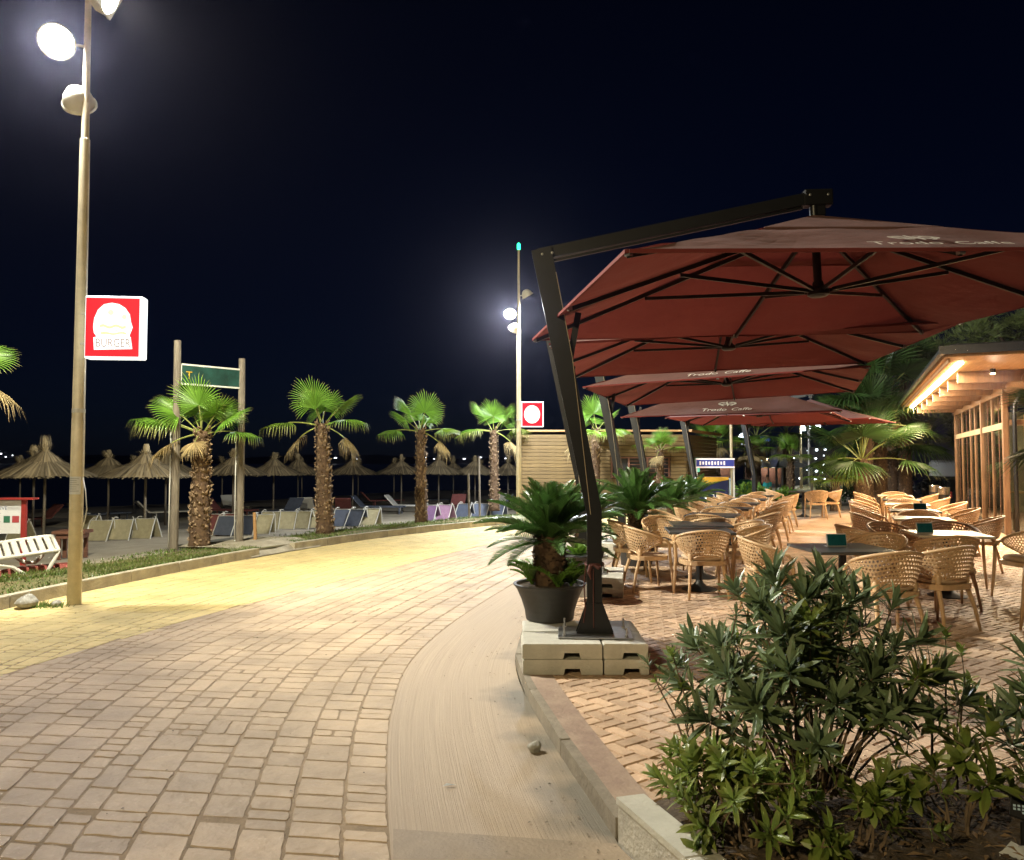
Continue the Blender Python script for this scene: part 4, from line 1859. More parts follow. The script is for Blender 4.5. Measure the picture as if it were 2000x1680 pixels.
lamp_post((-5.19, 9.18, ZP), 'tall cream lamp post standing by the kerb near the burger sign', 'cream lamp posts along the path',
          [(-.30, -.12, 6.75, R(22), R(-32), 1.9, False, 1.1), (.24, -.10, 7.32, R(98), R(-27), 7.4, True, 1.05), (-.14, .10, 6.10, R(195), R(-30), 3.9, False, 1.05)],
          8.6, E_lamp, 620, (1.0, .93, .72), rings=(1.42, 2.27), first_color=(.96, .96, 1.0))
sign_box((-4.655, 8.98, 3.175), R(6), 'lit red box sign with a burger and the word BURGER, on the tall lamp post', True)
lamp_post((.20, 22.6, ZP), 'cream lamp post farther along the path, with the second lit sign', 'cream lamp posts along the path',
          [(-.26, -.14, 6.05, R(-10), R(-42), 1.0, False, 1.0), (.26, -.02, 6.62, R(112), R(-58), 2.0, False, .95), (-.15, .1, 5.65, R(215), R(-40), .5, False, .95)],
          8.0, E_lampb, 1500, (.93, .97, 1.0), rings=(1.0, 2.9))
sign_box((.60, 22.5, 3.0), R(4), 'lit red box sign with a blank white disc, on the farther lamp post', False)
lamp_post((-6.15, -5.6, ZP), 'cream lamp post behind the photographer', 'cream lamp posts along the path',
          [(.3, .12, 6.6, R(160), R(-31), 1.0, False, 1.0)], 8.4, E_lamp, 1800, (1.0, .80, .44), green=False)
# printed notice taped to the pole
mb = MB()
pts = [(.0765 * math.sin(a), -.0765 * math.cos(a)) for a in [R(-62 + 12.4 * k) for k in range(11)]]
vs = [(x, y, z) for z in (0, .21) for x, y in pts]
mb.add(vs, [(k, k + 1, 11 + k + 1, 11 + k) for k in range(10)])
pn = thing('paper_notice', 'white printed notice taped round the tall lamp post', 'notice', (-5.19, 9.18, 1.22))
mb.build('sheet', M_paper, pn)
mb = MB()
for r in range(7):
    z = .185 - r * .025
    q = [(.0772 * math.sin(a), -.0772 * math.cos(a)) for a in [R(-45 + 9 * k) for k in range(9 if r % 3 else 11)]]
    n = len(q)
    mb.add([(x, y, zz) for zz in (z, z + .008) for x, y in q], [(k, k + 1, n + k + 1, n + k) for k in range(n - 1)])
mb.build('printed_lines', M_inkp, pn)
cb = MB()
cb.tube([(-5.10, 9.15, 1.42), (-5.05, 9.12, 1.25), (-5.02, 9.10, 1.05), (-5.05, 9.11, .90), (-5.105, 9.14, .78)], .006, 5)
tag(cb.build('cable', M_whitem, smooth='all'), 'loose white cable hanging from the tall lamp post', 'cable')

# ------------------------------------------------------------------ palms
def fan_frond(petiole, rad, lift, bend, spread, droop, seed, n=34, ragged=.1, vee=.18, hang=.0):
    """a fan palm leaf: stalk along +x, pleated fan at its end, tips hanging"""
    rr = random.Random(seed)
    mb = MB()
    pts = [Vector((0, 0, 0))]
    for i in range(5):
        a = lift - bend * i / 5
        pts.append(pts[-1] + Vector((math.cos(a), 0, math.sin(a))) * petiole / 5)
    mb.tube(pts, [.020, .016, .013, .012, .011, .009], 5, 1, cap=False)
    c = pts[-1]
    a = lift - bend
    D = Vector((math.cos(a), 0, math.sin(a)))
    S = Vector((0, 1, 0))
    N = D.cross(S) * -1
    rays = []
    for i in range(n + 1):
        t = -spread + 2 * spread * i / n
        L = rad * (1 - .22 * abs(t / spread) ** 2) * (1 + rr.uniform(-ragged, ragged * .3))
        d = D * math.cos(t) + S * math.sin(t)
        rays.append((d, L, t))
    for i in range(n):
        d0, L0, t0 = rays[i]
        d1, L1, t1 = rays[i + 1]
        dm = (d0 + d1).normalized()
        L = (L0 + L1) / 2

        def P(d, r, up):
            f = r / rad
            q = c + d * r + N * (vee * rad * f * (abs((t0 + t1) / 2) / spread) ** 1.5 + up)
            return q + Vector((0, 0, -droop * rad * max(0, f - .35) ** 2))
        r1 = .44 * L * rr.uniform(.85, 1.1)
        pl = .012 * rad
        b0, b1, bm = P(d0, r1, -pl), P(d1, r1, -pl), P(dm, r1, pl)
        w = r1 * (t1 - t0) * .5
        side = (d1 - d0).normalized()
        r2 = .78 * L
        e = P(dm, r2, pl * .5)
        ex = Vector((rr.uniform(-.03, .03), rr.uniform(-.03, .03), -droop * rad * rr.uniform(.0, .25))) * rad
        hg = hang * rr.uniform(.6, 1.2)
        tip = e + (P(dm, L, 0) - e) * max(0, 1 - hg) + Vector((0, 0, -(L - r2) * 1.5 * hg)) + ex
        mb.add([c, b0, bm, b1, e - side * w * .62, e, e + side * w * .62, tip],
               [(0, 1, 2), (0, 2, 3), (1, 4, 5, 2), (2, 5, 6, 3), (4, 7, 5), (5, 7, 6)], 0,
               [(0, 0), (0, .5), (0, .5), (0, .5), (0, .78), (0, .78), (0, .78), (0, 1)])
    return mb


def FF(name, mats, *a, **k):
    return fan_frond(*a, **k).mesh('frond', mats)


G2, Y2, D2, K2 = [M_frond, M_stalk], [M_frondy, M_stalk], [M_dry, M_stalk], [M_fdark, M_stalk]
FAN = {
    'up': FF('up', G2, .42, .70, R(80), R(10), R(122), .16, 1, n=40, ragged=.2, hang=.06),
    'mid': FF('mid', G2, .50, .66, R(52), R(14), R(118), .22, 2, n=38, hang=.1),
    'low': FF('low', G2, .58, .66, R(24), R(22), R(112), .5, 3, n=36, ragged=.16, hang=.6),
    'lowy': FF('lowy', Y2, .58, .66, R(16), R(22), R(112), .55, 4, n=36, ragged=.2, hang=.95),
    'dry': FF('dry', D2, .45, .58, R(-18), R(26), R(95), .6, 5, n=28, ragged=.3, hang=.9),
    'half': FF('half', G2, .50, .66, R(66), R(10), R(60), .05, 6, n=20),
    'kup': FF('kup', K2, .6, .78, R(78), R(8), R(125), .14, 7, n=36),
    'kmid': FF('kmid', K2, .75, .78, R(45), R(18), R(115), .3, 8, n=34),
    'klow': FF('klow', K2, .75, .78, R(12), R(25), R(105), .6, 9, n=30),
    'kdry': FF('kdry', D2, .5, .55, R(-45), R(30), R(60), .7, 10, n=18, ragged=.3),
}


def trunk_mesh(h, r0, r1, lean=(0, 0)):
    mb = MB()
    pts = [(lean[0] * t * t, lean[1] * t * t, h * t) for t in (0, .05, .15, .4, .7, .92, 1)]
    mb.tube(pts, [r0 * 1.22, r0 * 1.08, r0, (r0 * .6 + r1 * .4) * 1.02, (r0 * .3 + r1 * .7), r1 * .95, r1 * .8], 14)
    return mb.mesh('trunk', M_bark, smooth='all')


def palm(loc, label, h, r0, r1, fronds, seed, boots=260, scale=1.0, group='fan palms', bsize=.09):
    rr = random.Random(seed)
    t = thing('fan_palm', label, 'palm tree', loc, 0, group)
    tr = link('trunk', trunk_mesh(h, r0, r1), t)
    tr.rotation_euler = (0, 0, rr.uniform(0, 6))
    t.rotation_euler = (rr.uniform(-.035, .035), rr.uniform(-.035, .035), 0)
    if boots:
        tag(link('leaf_bases', scale_trunk(r0 * .98, r1, h, boots, seed, bsize, bsize * .62, None, .36).mesh('leaf_bases', M_boot), tr), kind='stuff')
    wild = .3 if group.endswith('beach side') else .12
    for (az, kind, s) in fronds:
        az += rr.uniform(-18, 18)
        o = link('frond', FAN[kind], t, (.04 * math.cos(R(az)), .04 * math.sin(R(az)), h - .06 + (.10 if kind in ('up', 'kup') else 0)))
        s *= scale * rr.uniform(.95, 1.05)
        o.scale = (s, s, s)
        o.rotation_euler = (rr.uniform(-wild, wild), rr.uniform(-wild * .6, wild * .6), R(az))
    return t


def crown(n, seed, kinds):
    rr = random.Random(seed)
    out = []
    for k in range(n):
        f = k / n
        kd = kinds[min(len(kinds) - 1, int(f * len(kinds)))]
        out.append((k * 137.5 + rr.uniform(-15, 15), kd, rr.uniform(.85, 1.08)))
    return out


PB = 'fan palms along the path on the beach side'
palm((-5.74, 14.18, .03), 'fan palm with a thick shaggy trunk, nearest the billboard posts', 2.15, .175, .12,
     [(-88, 'up', 1.06), (-60, 'half', .9), (178, 'mid', 1.0), (4, 'mid', .98), (30, 'low', 1.0), (-168, 'lowy', 1.1), (200, 'low', 1.15), (-20, 'mid', .95), (140, 'up', .8), (-140, 'dry', 1.1), (90, 'mid', 1.0), (150, 'mid', .95), (-100, 'dry', .7)], 1, 330, 1.0, PB)
palm((-4.07, 16.82, .03), 'fan palm with a pale shaggy trunk, second along the kerb', 2.42, .18, .12,
     [(-92, 'up', 1.02), (0, 'mid', 1.05), (-15, 'low', 1.05), (175, 'lowy', 1.12), (190, 'dry', 1.25), (-5, 'mid', .9), (80, 'mid', .95), (120, 'up', .85), (15, 'dry', 1.1), (-110, 'half', .8)], 2, 300, 1.0, PB)
palm((-2.35, 19.97, .03), 'fan palm third along the kerb, with a slim dark trunk', 2.42, .15, .10,
     [(-85, 'up', .98), (178, 'low', 1.05), (160, 'half', 1.0), (0, 'lowy', .95), (5, 'dry', 1.1), (60, 'mid', .9), (-170, 'mid', .9), (100, 'mid', .9)], 3, 260, 1.0, PB)
palm((-.60, 26.2, -.05), 'fan palm beside the farther lamp post', 2.75, .16, .11,
     [(-90, 'up', 1.1), (150, 'half', 1.1), (20, 'mid', 1.1), (185, 'lowy', 1.15), (-5, 'dry', 1.4), (-40, 'half', 1.0), (5, 'lowy', 1.1), (90, 'mid', 1.0), (200, 'low', 1.0)], 4, 220, 1.05, PB)
palm((2.75, 25.6, -.05), 'bright yellow-green fan palm in front of the kiosk', 2.75, .17, .12,
     [(-95, 'up', 1.15), (-60, 'lowy', 1.05), (200, 'dry', 1.5), (10, 'mid', 1.1), (-120, 'lowy', 1.0), (170, 'mid', 1.0), (80, 'mid', 1.0), (-20, 'lowy', 1.1)], 5, 180, 1.0, PB)
palm((4.98, 25.9, -.05), 'fan palm against the kiosk opening', 2.1, .15, .11,
     [(-70, 'mid', .9), (178, 'low', 1.0), (0, 'low', 1.0), (60, 'up', .9), (120, 'mid', .9), (-120, 'dry', .9), (30, 'mid', .95)], 6, 140, .9, PB)
palm((-8.82, 12.0, -.1), 'fan palm beyond the picture edge, only dry leaf tips showing', 3.15, .2, .14,
     [(-2, 'dry', 1.1), (14, 'dry', 1.25), (-30, 'dry', 1.0), (100, 'mid', 1), (180, 'mid', 1), (250, 'mid', 1), (140, 'up', 1)], 7, 120, 1.0, PB)
PF = 'palms beyond the far end of the terrace'
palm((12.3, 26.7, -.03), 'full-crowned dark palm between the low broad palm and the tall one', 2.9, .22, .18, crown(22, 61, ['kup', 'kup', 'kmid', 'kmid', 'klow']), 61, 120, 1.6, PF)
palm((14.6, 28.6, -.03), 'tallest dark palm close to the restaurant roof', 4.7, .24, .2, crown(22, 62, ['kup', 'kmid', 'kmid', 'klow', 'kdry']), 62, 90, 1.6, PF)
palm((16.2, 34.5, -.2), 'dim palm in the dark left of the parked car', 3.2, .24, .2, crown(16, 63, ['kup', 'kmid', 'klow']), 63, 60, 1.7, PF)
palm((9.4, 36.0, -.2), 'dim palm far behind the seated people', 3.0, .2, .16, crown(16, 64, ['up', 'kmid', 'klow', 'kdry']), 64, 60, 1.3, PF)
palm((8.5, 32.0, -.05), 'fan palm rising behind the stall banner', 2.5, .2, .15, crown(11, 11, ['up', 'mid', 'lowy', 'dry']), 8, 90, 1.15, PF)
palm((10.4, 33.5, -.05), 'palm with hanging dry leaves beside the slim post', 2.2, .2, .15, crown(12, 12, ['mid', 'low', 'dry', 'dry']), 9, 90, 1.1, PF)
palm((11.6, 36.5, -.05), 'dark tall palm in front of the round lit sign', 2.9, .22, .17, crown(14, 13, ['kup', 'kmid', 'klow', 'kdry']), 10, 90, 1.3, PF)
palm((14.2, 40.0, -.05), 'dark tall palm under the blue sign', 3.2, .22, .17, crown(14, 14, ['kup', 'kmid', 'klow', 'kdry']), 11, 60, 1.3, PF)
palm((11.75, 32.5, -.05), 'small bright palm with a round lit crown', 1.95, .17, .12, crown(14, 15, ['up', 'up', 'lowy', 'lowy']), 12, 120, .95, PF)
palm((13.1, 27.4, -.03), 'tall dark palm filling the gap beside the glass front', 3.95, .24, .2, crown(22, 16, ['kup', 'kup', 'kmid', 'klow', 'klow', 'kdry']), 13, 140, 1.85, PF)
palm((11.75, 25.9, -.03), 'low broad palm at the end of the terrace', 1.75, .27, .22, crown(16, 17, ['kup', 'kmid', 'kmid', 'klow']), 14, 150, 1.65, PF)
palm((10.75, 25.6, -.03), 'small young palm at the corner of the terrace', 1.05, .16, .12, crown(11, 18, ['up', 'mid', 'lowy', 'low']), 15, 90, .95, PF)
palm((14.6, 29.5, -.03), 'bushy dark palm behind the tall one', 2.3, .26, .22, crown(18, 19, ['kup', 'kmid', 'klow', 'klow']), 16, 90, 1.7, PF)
palm((6.95, 8.9, .0), 'palm beyond the picture edge, one leaf reaching in before the glass front', 1.85, .16, .12,
     [(178, 'kmid', 1.05), (165, 'klow', .95), (195, 'klow', 1.0), (20, 'kmid', 1), (90, 'kup', 1), (-80, 'kmid', 1)], 17, 90, .92, PF)


# ------------------------------------------------------------------ beach: thatched parasols, loungers, boards
def thatch_mesh(seed, rim=1.18, h=.58, tuft=.42):
    rr = random.Random(seed)
    mb = MB()
    tiers = [(rim, 0.0, .42, h * .60), (.50, h * .50, .09, h + .04)]
    for (r0, z0, r1, z1) in tiers:
        n = 150 if r0 > .8 else 80
        # inner cone keeps the light out
        k = 24
        vs = [(r0 * .97 * math.cos(2 * PI * i / k), r0 * .97 * math.sin(2 * PI * i / k), z0) for i in range(k)] + [(r1 * math.cos(2 * PI * i / k), r1 * math.sin(2 * PI * i / k), z1 - .02) for i in range(k)]
        mb.add(vs, [(i, (i + 1) % k, k + (i + 1) % k, k + i) for i in range(k)])
        for i in range(n):
            a = 2 * PI * (i + rr.uniform(-.4, .4)) / n
            w = 2 * PI * r0 / n * rr.uniform(.35, .6)
            c, s = math.cos(a), math.sin(a)
            e = r0 * rr.uniform(.98, 1.05)
            zt = z0 - rr.uniform(.0, .07) + rr.uniform(0, .02)
            top = Vector((r1 * c, r1 * s, z1 + rr.uniform(-.01, .02)))
            mid = Vector(((r0 + r1) * .5 * c, (r0 + r1) * .5 * s, (z0 + z1) * .5 + rr.uniform(.0, .03)))
            low = Vector((e * c, e * s, zt))
            tn = Vector((-s, c, 0))
            mb.add([top - tn * w * .3, top + tn * w * .3, mid + tn * w * .8, low + tn * w, low - tn * w, mid - tn * w * .8], [(0, 1, 2, 5), (5, 2, 3, 4)])
    return mb.mesh('thatch', M_thatch)


def tuft_mesh(seed, h=.46, lean=0.0):
    rr = random.Random(seed)
    mb = MB()
    for i in range(90):
        a = rr.uniform(0, 2 * PI)
        c, s = math.cos(a), math.sin(a)
        r = rr.uniform(.02, .07)
        L = h * rr.uniform(.6, 1.05)
        o = rr.uniform(.05, .17) if rr.random() < .85 else rr.uniform(.2, .4)
        b = Vector((r * c, r * s, -.05))
        m = Vector(((r + o * .5) * c + lean * .3, (r + o * .5) * s, L * .5))
        t = Vector((o * c * .8 + lean, o * s * .8, L if o < .2 else L * rr.uniform(.3, .7)))
        tn = Vector((-s, c, 0)) * .012
        mb.add([b - tn, b + tn, m + tn * 1.2, t, m - tn * 1.2], [(0, 1, 2, 4), (4, 2, 3)])
    mb.lathe([(.05, -.08), (.075, .08), (.085, .2), (.06, .3)], 10)
    return mb.mesh('straw_tuft', M_straw)


TH = [thatch_mesh(1), thatch_mesh(2), thatch_mesh(3, h=.52)]
TU = [tuft_mesh(1), tuft_mesh(2, .36, .12), tuft_mesh(3, .30, -.14), tuft_mesh(4, .18, .1)]
ME_pp = MB().tube([(0, 0, 0), (.01, 0, .9), (0, 0, 2.1)], [.038, .035, .032], 8).mesh('pole', M_grey, smooth='all')


def beach_z(x, y):
    d = min(((p.x - x) ** 2 + (p.y - y) ** 2) for p in KL) ** .5
    for (a, za), (b, zb) in zip([(.9, 0), (1.8, -.06), (3, -.2), (4.5, -.36), (7, -.45), (12, -.5), (20, -.62), (34, -1.0)], [(1.8, -.06), (3, -.2), (4.5, -.36), (7, -.45), (12, -.5), (20, -.62), (34, -1.0), (44, -1.5)]):
        if d < b:
            return za + (zb - za) * max(0, (d - a) / (b - a))
    return -1.5


THP = [  # x, y, rim height, thatch, tuft, label
    (-11.9, 19.6, 1.26, 0, 0, 'thatched parasol with a tall bushy tuft, by the tall lamp post'),
    (-9.95, 20.9, 1.22, 1, 3, 'thatched parasol under the drooping palm leaf, beside the billboard'),
    (-14.6, 23.5, 1.22, 2, 1, 'thatched parasol at the picture edge behind the tall-tufted one'),
    (-13.9, 26.5, 1.15, 1, 2, 'dim thatched parasol behind the tall lamp post'),
    (-11.6, 25.8, 1.2, 0, 2, 'dim thatched parasol between the lamp post and the billboard'),
    (-9.75, 26.9, 1.2, 2, 1, 'thatched parasol behind the palm nearest the billboard'),
    (-9.35, 30.2, 1.12, 0, 2, 'thatched parasol just past the second billboard post'),
    (-9.45, 34.0, 1.1, 1, 1, 'pale thatched parasol left of the second palm, tuft bent over'),
    (-7.35, 35.5, 1.08, 0, 3, 'pale thatched parasol right of the second palm'),
    (-5.15, 35.8, 1.1, 2, 3, 'grey thatched parasol with a rounded top, left of the third palm'),
    (-3.35, 35.2, 1.1, 1, 2, 'grey thatched parasol right of the third palm'),
    (-1.75, 36.5, 1.05, 0, 2, 'dim thatched parasol left of the farther lamp post'),
    (-.2, 38.5, 1.0, 2, 1, 'dim thatched parasol behind the farther lamp post'),
    (-3.2, 42.0, .95, 0, 0, 'far thatched parasol with a bright shaggy tuft'),
    (-6.6, 43.0, .95, 1, 1, 'far thatched parasol showing above the pale ones'),
    (-11.2, 41.0, .95, 2, 2, 'far thatched parasol left of the bent tuft'),
    (-16.2, 33.0, 1.0, 1, 1, 'far thatched parasol left of the tall lamp post'),
    (-19.5, 30.5, 1.0, 0, 2, 'far thatched parasol at the left picture edge'),
    (-14.3, 38.0, 1.0, 2, 1, 'far thatched parasol behind the dim ones'),
    (-9.0, 45.0, .9, 0, 1, 'far thatched parasol low against the sea'),
    (-1.9, 46.0, .9, 1, 2, 'far thatched parasol beside the bright tuft'),
]
first = None
for k, (x, y, rz_, a, b, lab) in enumerate(THP):
    gz = beach_z(x, y)
    t = thing('thatched_parasol', lab, 'parasol', (x, y, gz), random.uniform(0, 6), 'thatched parasols on the beach')
    hgt = rz_ - gz
    p = link('pole', ME_pp, t)
    p.scale = (1, 1, (hgt + .5) / 2.1)
    link('thatch', TH[a], t, (0, 0, hgt))
    link('straw_tuft', TU[b], t, (0, 0, hgt + .58))


def folded_lounger(x, y, rz_, mt, label, lean=.0):
    gz = beach_z(x, y)
    t = thing('folded_lounger', label, 'sun lounger', (x, y, gz), rz_, 'folded sun loungers stood up on the sand')
    w, h, d = .58, .53, .25
    for s in (-1, 1):
        mb = MB()
        a, b = (-w / 2 + .02, s * d, .03), (w / 2 - .02, s * d, .03)
        c, e = (w / 2 - .02 + lean, s * .035, h), (-w / 2 + .02 + lean, s * .035, h)
        mb.add([a, b, c, e, (a[0], a[1] - s * .012, a[2]), (b[0], b[1] - s * .012, b[2]), (c[0], c[1] - s * .012, c[2]), (e[0], e[1] - s * .012, e[2])],
               [(0, 1, 2, 3), (7, 6, 5, 4), (0, 4, 5, 1), (1, 5, 6, 2), (2, 6, 7, 3), (3, 7, 4, 0)])
        pn_ = mb.build('textile', mt, t)
        mb = MB()
        mb.tube([(-w / 2, s * (d + .01), 0), (-w / 2 + lean, s * .04, h + .01), (w / 2 + lean, s * .04, h + .01), (w / 2, s * (d + .01), 0)], .014, 6)
        mb.build('frame', M_whitem, t)
    mb = MB()
    for s in (-1, 1):
        mb.tube([(s * w * .5 + lean, 0, h + .02), (s * w * .42 + lean, .02, h + .07), (s * w * .36 + lean, .10, h + .05)], .013, 6)
    mb.build('hinge', M_white, t)
    return t


FL = [(-10.85, 20.3, M_beige, 'khaki'), (-10.35, 20.55, M_beige, 'khaki'), (-9.85, 20.8, M_beige, 'khaki'),
      (-8.75, 22.6, M_darkred, 'dark red'), (-8.25, 22.8, M_darkred, 'dark red'), (-7.95, 21.5, M_blue, 'blue'), (-7.45, 21.5, M_blue, 'blue'), (-7.0, 21.6, M_beige, 'khaki'),
      (-7.35, 23.6, M_beige, 'khaki'), (-6.85, 23.6, M_beige, 'khaki'), (-6.35, 23.6, M_beige, 'khaki'), (-5.9, 23.7, M_beige, 'khaki'),
      (-5.35, 24.3, M_blue, 'blue'), (-4.85, 24.1, M_blue, 'blue'), (-4.45, 24.2, M_beige, 'khaki'),
      (-2.75, 26.2, M_purple, 'purple'), (-2.25, 26.3, M_pinkt, 'mauve'), (-1.65, 26.9, M_blue, 'blue'), (-1.1, 27.0, M_blue, 'blue'), (-.5, 27.2, M_blue, 'blue'),
      (-12.9, 20.3, M_beige, 'khaki'), (-12.3, 22.5, M_beige, 'khaki')]
where = ['left end of the group before the drooping palm leaf', 'middle of the group before the drooping palm leaf', 'right end of the group before the drooping palm leaf',
         'behind the first billboard post', 'between the first billboard post and the palm', 'right of the first palm', 'beside the second billboard post', 'next to the orange stake',
         'first of four left of the second palm', 'second of four left of the second palm', 'third of four left of the second palm', 'nearest the second palm trunk',
         'just right of the second palm', 'in front of its blue neighbour, frame showing', 'at the end past the blue pair',
         'right of the third palm', 'beside the purple one', 'next to the pale stake', 'behind the pale stake', 'beside the cycad leaves',
         'by the red notice board', 'behind the tall lamp post']
for k, ((x, y, m, cn), wh) in enumerate(zip(FL, where)):
    folded_lounger(x, y, R(-8 + random.uniform(-10, 10)) + (R(-20) if k > 12 else 0), m, '%s folded lounger %s' % (cn, wh), random.uniform(-.03, .08))

# far loungers and low tables in the dark under the parasols
rf = random.Random(21)
ME_fl = MB()
ME_fl.box((0, 0, .30), (1.7, .6, .05))
ME_fl.bar((.85, 0, .3), (1.25, 0, .72), .6, .05)
for sx in (-.7, .6):
    for sy in (-.26, .26):
        ME_fl.bar((sx, sy, 0), (sx, sy, .3), .04, .04)
ME_flm = [ME_fl.mesh('flat_lounger', m) for m in (M_darkred, M_blue, M_white)]
cnt = 0
for (x, y) in [(-16, 25), (-14.8, 28), (-12.8, 29), (-10.6, 29.5), (-8.6, 28.4), (-8.2, 31.5), (-6.6, 30.5), (-5.2, 31.2), (-4.0, 32), (-2.4, 31.2), (-1.2, 32.6), (-11.8, 33), (-6.2, 38), (-3.6, 38.5), (-.6, 35)]:
    k = cnt % 3
    o = link('sun_lounger', ME_flm[k], None, (x, y, beach_z(x, y)), rf.uniform(0, 6))
    tag(o, '%s sun lounger lying in the dark under the beach parasols' % ('dark red', 'blue', 'white')[k], 'sun lounger', '%s loungers in the dark under the parasols' % ('dark red', 'blue', 'white')[k])
    cnt += 1

# white plastic lounger by the lamp post
wlz = beach_z(-7.4, 11.6) + .0
wl_ = thing('plastic_lounger', 'white slatted plastic lounger tipped over a red tarpaulin, left of the lamp post', 'sun lounger', (-7.34, 11.3, wlz + .03), R(37))
wl_.rotation_euler = (R(13), R(-6), R(37))
for k in range(18):
    x = -1.28 + k * .106
    MB().box((x, 0, .42), (.078, .64, .022), bev=.008).build('slat', M_white, wl_)
for y in (-.35, .35):
    mb = MB()
    mb.tube([(-1.36, y, .42), (.50, y, .42), (.60, y, .41)], .032, 8)
    mb.tube([(.60, y, .41), (.44, y, .10), (.36, y, .03), (.22, y, .06), (.02, y, .27), (-.2, y, .35), (-.5, y, .37)], .030, 8)
    mb.tube([(-1.0, y, .40), (-1.12, y, .02)], .03, 8)
    mb.build('side_frame', M_white, wl_, smooth='all')
MB().tube([(.60, -.35, .41), (.60, .35, .41)], .032, 8).build('end_rail', M_white, wl_, smooth='all')
mb = MB()
mb.add([(-.6, -.5, 0), (.85, -.42, 0), (.70, .5, 0), (-.5, .6, 0), (-.4, -.2, .16), (.42, -.1, .20), (.35, .3, .18), (-.3, .3, .14)], [(0, 1, 5, 4), (1, 2, 6, 5), (2, 3, 7, 6), (3, 0, 4, 7), (4, 5, 6, 7)])
o = mb.build('tarpaulin', M_redtarp, loc=(-7.05, 11.5, wlz - .01), rz=R(15))
tag(o, 'dark red tarpaulin bundled on the sand under the white lounger', 'tarpaulin')

# red notice board
nb = thing('notice_board', 'red framed notice board with a printed poster behind the white lounger', 'notice board', (-8.62, 12.7, -.1), R(4))
MB().box((0, 0, 1.10), (1.5, .16, .03)).build('top_board', M_red, nb)
for s in (-.56, .56):
    MB().box((s, 0, .54), (.075, .05, 1.08)).build('post', M_red, nb)
MB().box((0, .005, .80), (1.04, .02, .55)).build('poster', M_paper, nb)
o = link('lettering', text_mesh('ULA SPORTIVE', .085, M_ink), nb, (.02, -.0075, .915))
o.rotation_euler = (PI / 2, 0, 0)
mb = MB()
for r in range(7):
    mb.box((-.12, -.0068, .86 - r * .045), (.62 - (r % 3) * .1, .002, .012))
for r in range(3):
    mb.box((.40, -.0068, .96 - r * .022), (.2, .002, .008))
mb.build('printed_lines', M_inkp, nb)
MB().box((.29, -.0072, .76), (.10, .003, .11)).build('green_square', M_inkg, nb)
MB().box((.43, -.0072, .76), (.11, .003, .11)).build('red_square', M_inkr, nb)

# wooden table beside the board
wt = thing('wooden_table', 'small brown wooden table among the folded loungers by the lamp post', 'table', (-9.05, 15.9, beach_z(-9.05, 15.9)), R(10))
MB().box((0, 0, .55), (.62, .5, .06)).build('table_top', M_brown, wt)
MB().box((0, 0, .47), (.5, .4, .09)).build('apron', M_brown, wt)
for sx in (-.2, .2):
    for sy in (-.16, .16):
        MB().box((sx, sy, .22), (.07, .07, .44)).build('leg', M_brown, wt)

# billboard on two poles
bb = thing('billboard', 'green billboard between two weathered poles behind the nearest palm', 'billboard', (-6.13, 14.0, -.1))
for k, (x, y, h) in enumerate(((0, 0, 3.93), (.86, .92, 3.72))):
    MB().tube([(x, y, 0), (x + .01, y, h * .5), (x, y, h)], [.075, .068, .062], 10).build('pole', M_grey, bb, smooth=True)
    MB().tube([(x - .085, y - .03, .0), (x - .08, y - .035, 1.2), (x - .082, y - .03, 2.3)], [.014, .013, .012], 6).build('conduit', M_whitem, bb, smooth='all')
ax = math.atan2(.92, .86)
MB().box((.44, .47, 3.32), (1.12, .03, .32), rz=ax).build('panel', mat('billboard_green', (.012, .05, .04), .5, var=.4, scale=4), bb)
mb = MB()
for (cx, cz, w, h) in ((0, .18, 1.2, .03), (0, -.18, 1.2, .03), (-.58, 0, .03, .39), (.58, 0, .03, .39)):
    mb.box((.44 + cx * math.cos(ax), .47 + cx * math.sin(ax), 3.32 + cz), (w, .05, h), rz=ax)
mb.build('frame', M_whitem, bb)
o = link('lettering', text_mesh('T', .2, M_ylw), bb, (.44 - .43 * math.cos(ax) + .02, .47 - .43 * math.sin(ax) - .02, 3.24))
o.rotation_euler = (PI / 2, 0, ax)
# stakes
for (x, y, h, m, lab) in ((-5.05, 15.2, .62, M_soffit, 'orange-brown wooden stake leaning on the lawn edge past the billboard'), (-1.25, 22.6, 1.35, M_grey, 'pale wooden stake in front of the blue folded loungers'), (-.98, 23.5, 1.9, M_grey, 'tall pale pole left of the palm beside the farther lamp post')):
    o = MB().tube([(0, 0, 0), (-.03, 0, h)], [.035, .032], 8).build('wooden_stake', m, loc=(x, y, beach_z(x, y) + .0), smooth=True)
    tag(o, lab, 'stake', 'wooden stakes by the beach')
# stones beside the lamp post foot
for k, (x, y, r_, lab) in enumerate(((-5.62, 8.95, .11, 'pale grey stone lying against the kerb beside the tall lamp post'), (-5.33, 9.05, .05, 'small whitish stone at the foot of the tall lamp post'))):
    bm = bmesh.new()
    bmesh.ops.create_icosphere(bm, subdivisions=3, radius=r_)
    for v in bm.verts:
        n = math.sin(v.co.x * 31 + k) * .12 + math.sin(v.co.y * 43) * .1 + math.sin(v.co.z * 37 + 2) * .1
        v.co *= 1 + n
        v.co.z *= .8
    me = bpy.data.meshes.new('stone')
    bm.to_mesh(me)
    bm.free()
    me.materials.append(M_stone)
    tag(link('stone', me, None, (x, y, ZP + r_ * .6)), lab, 'stone')
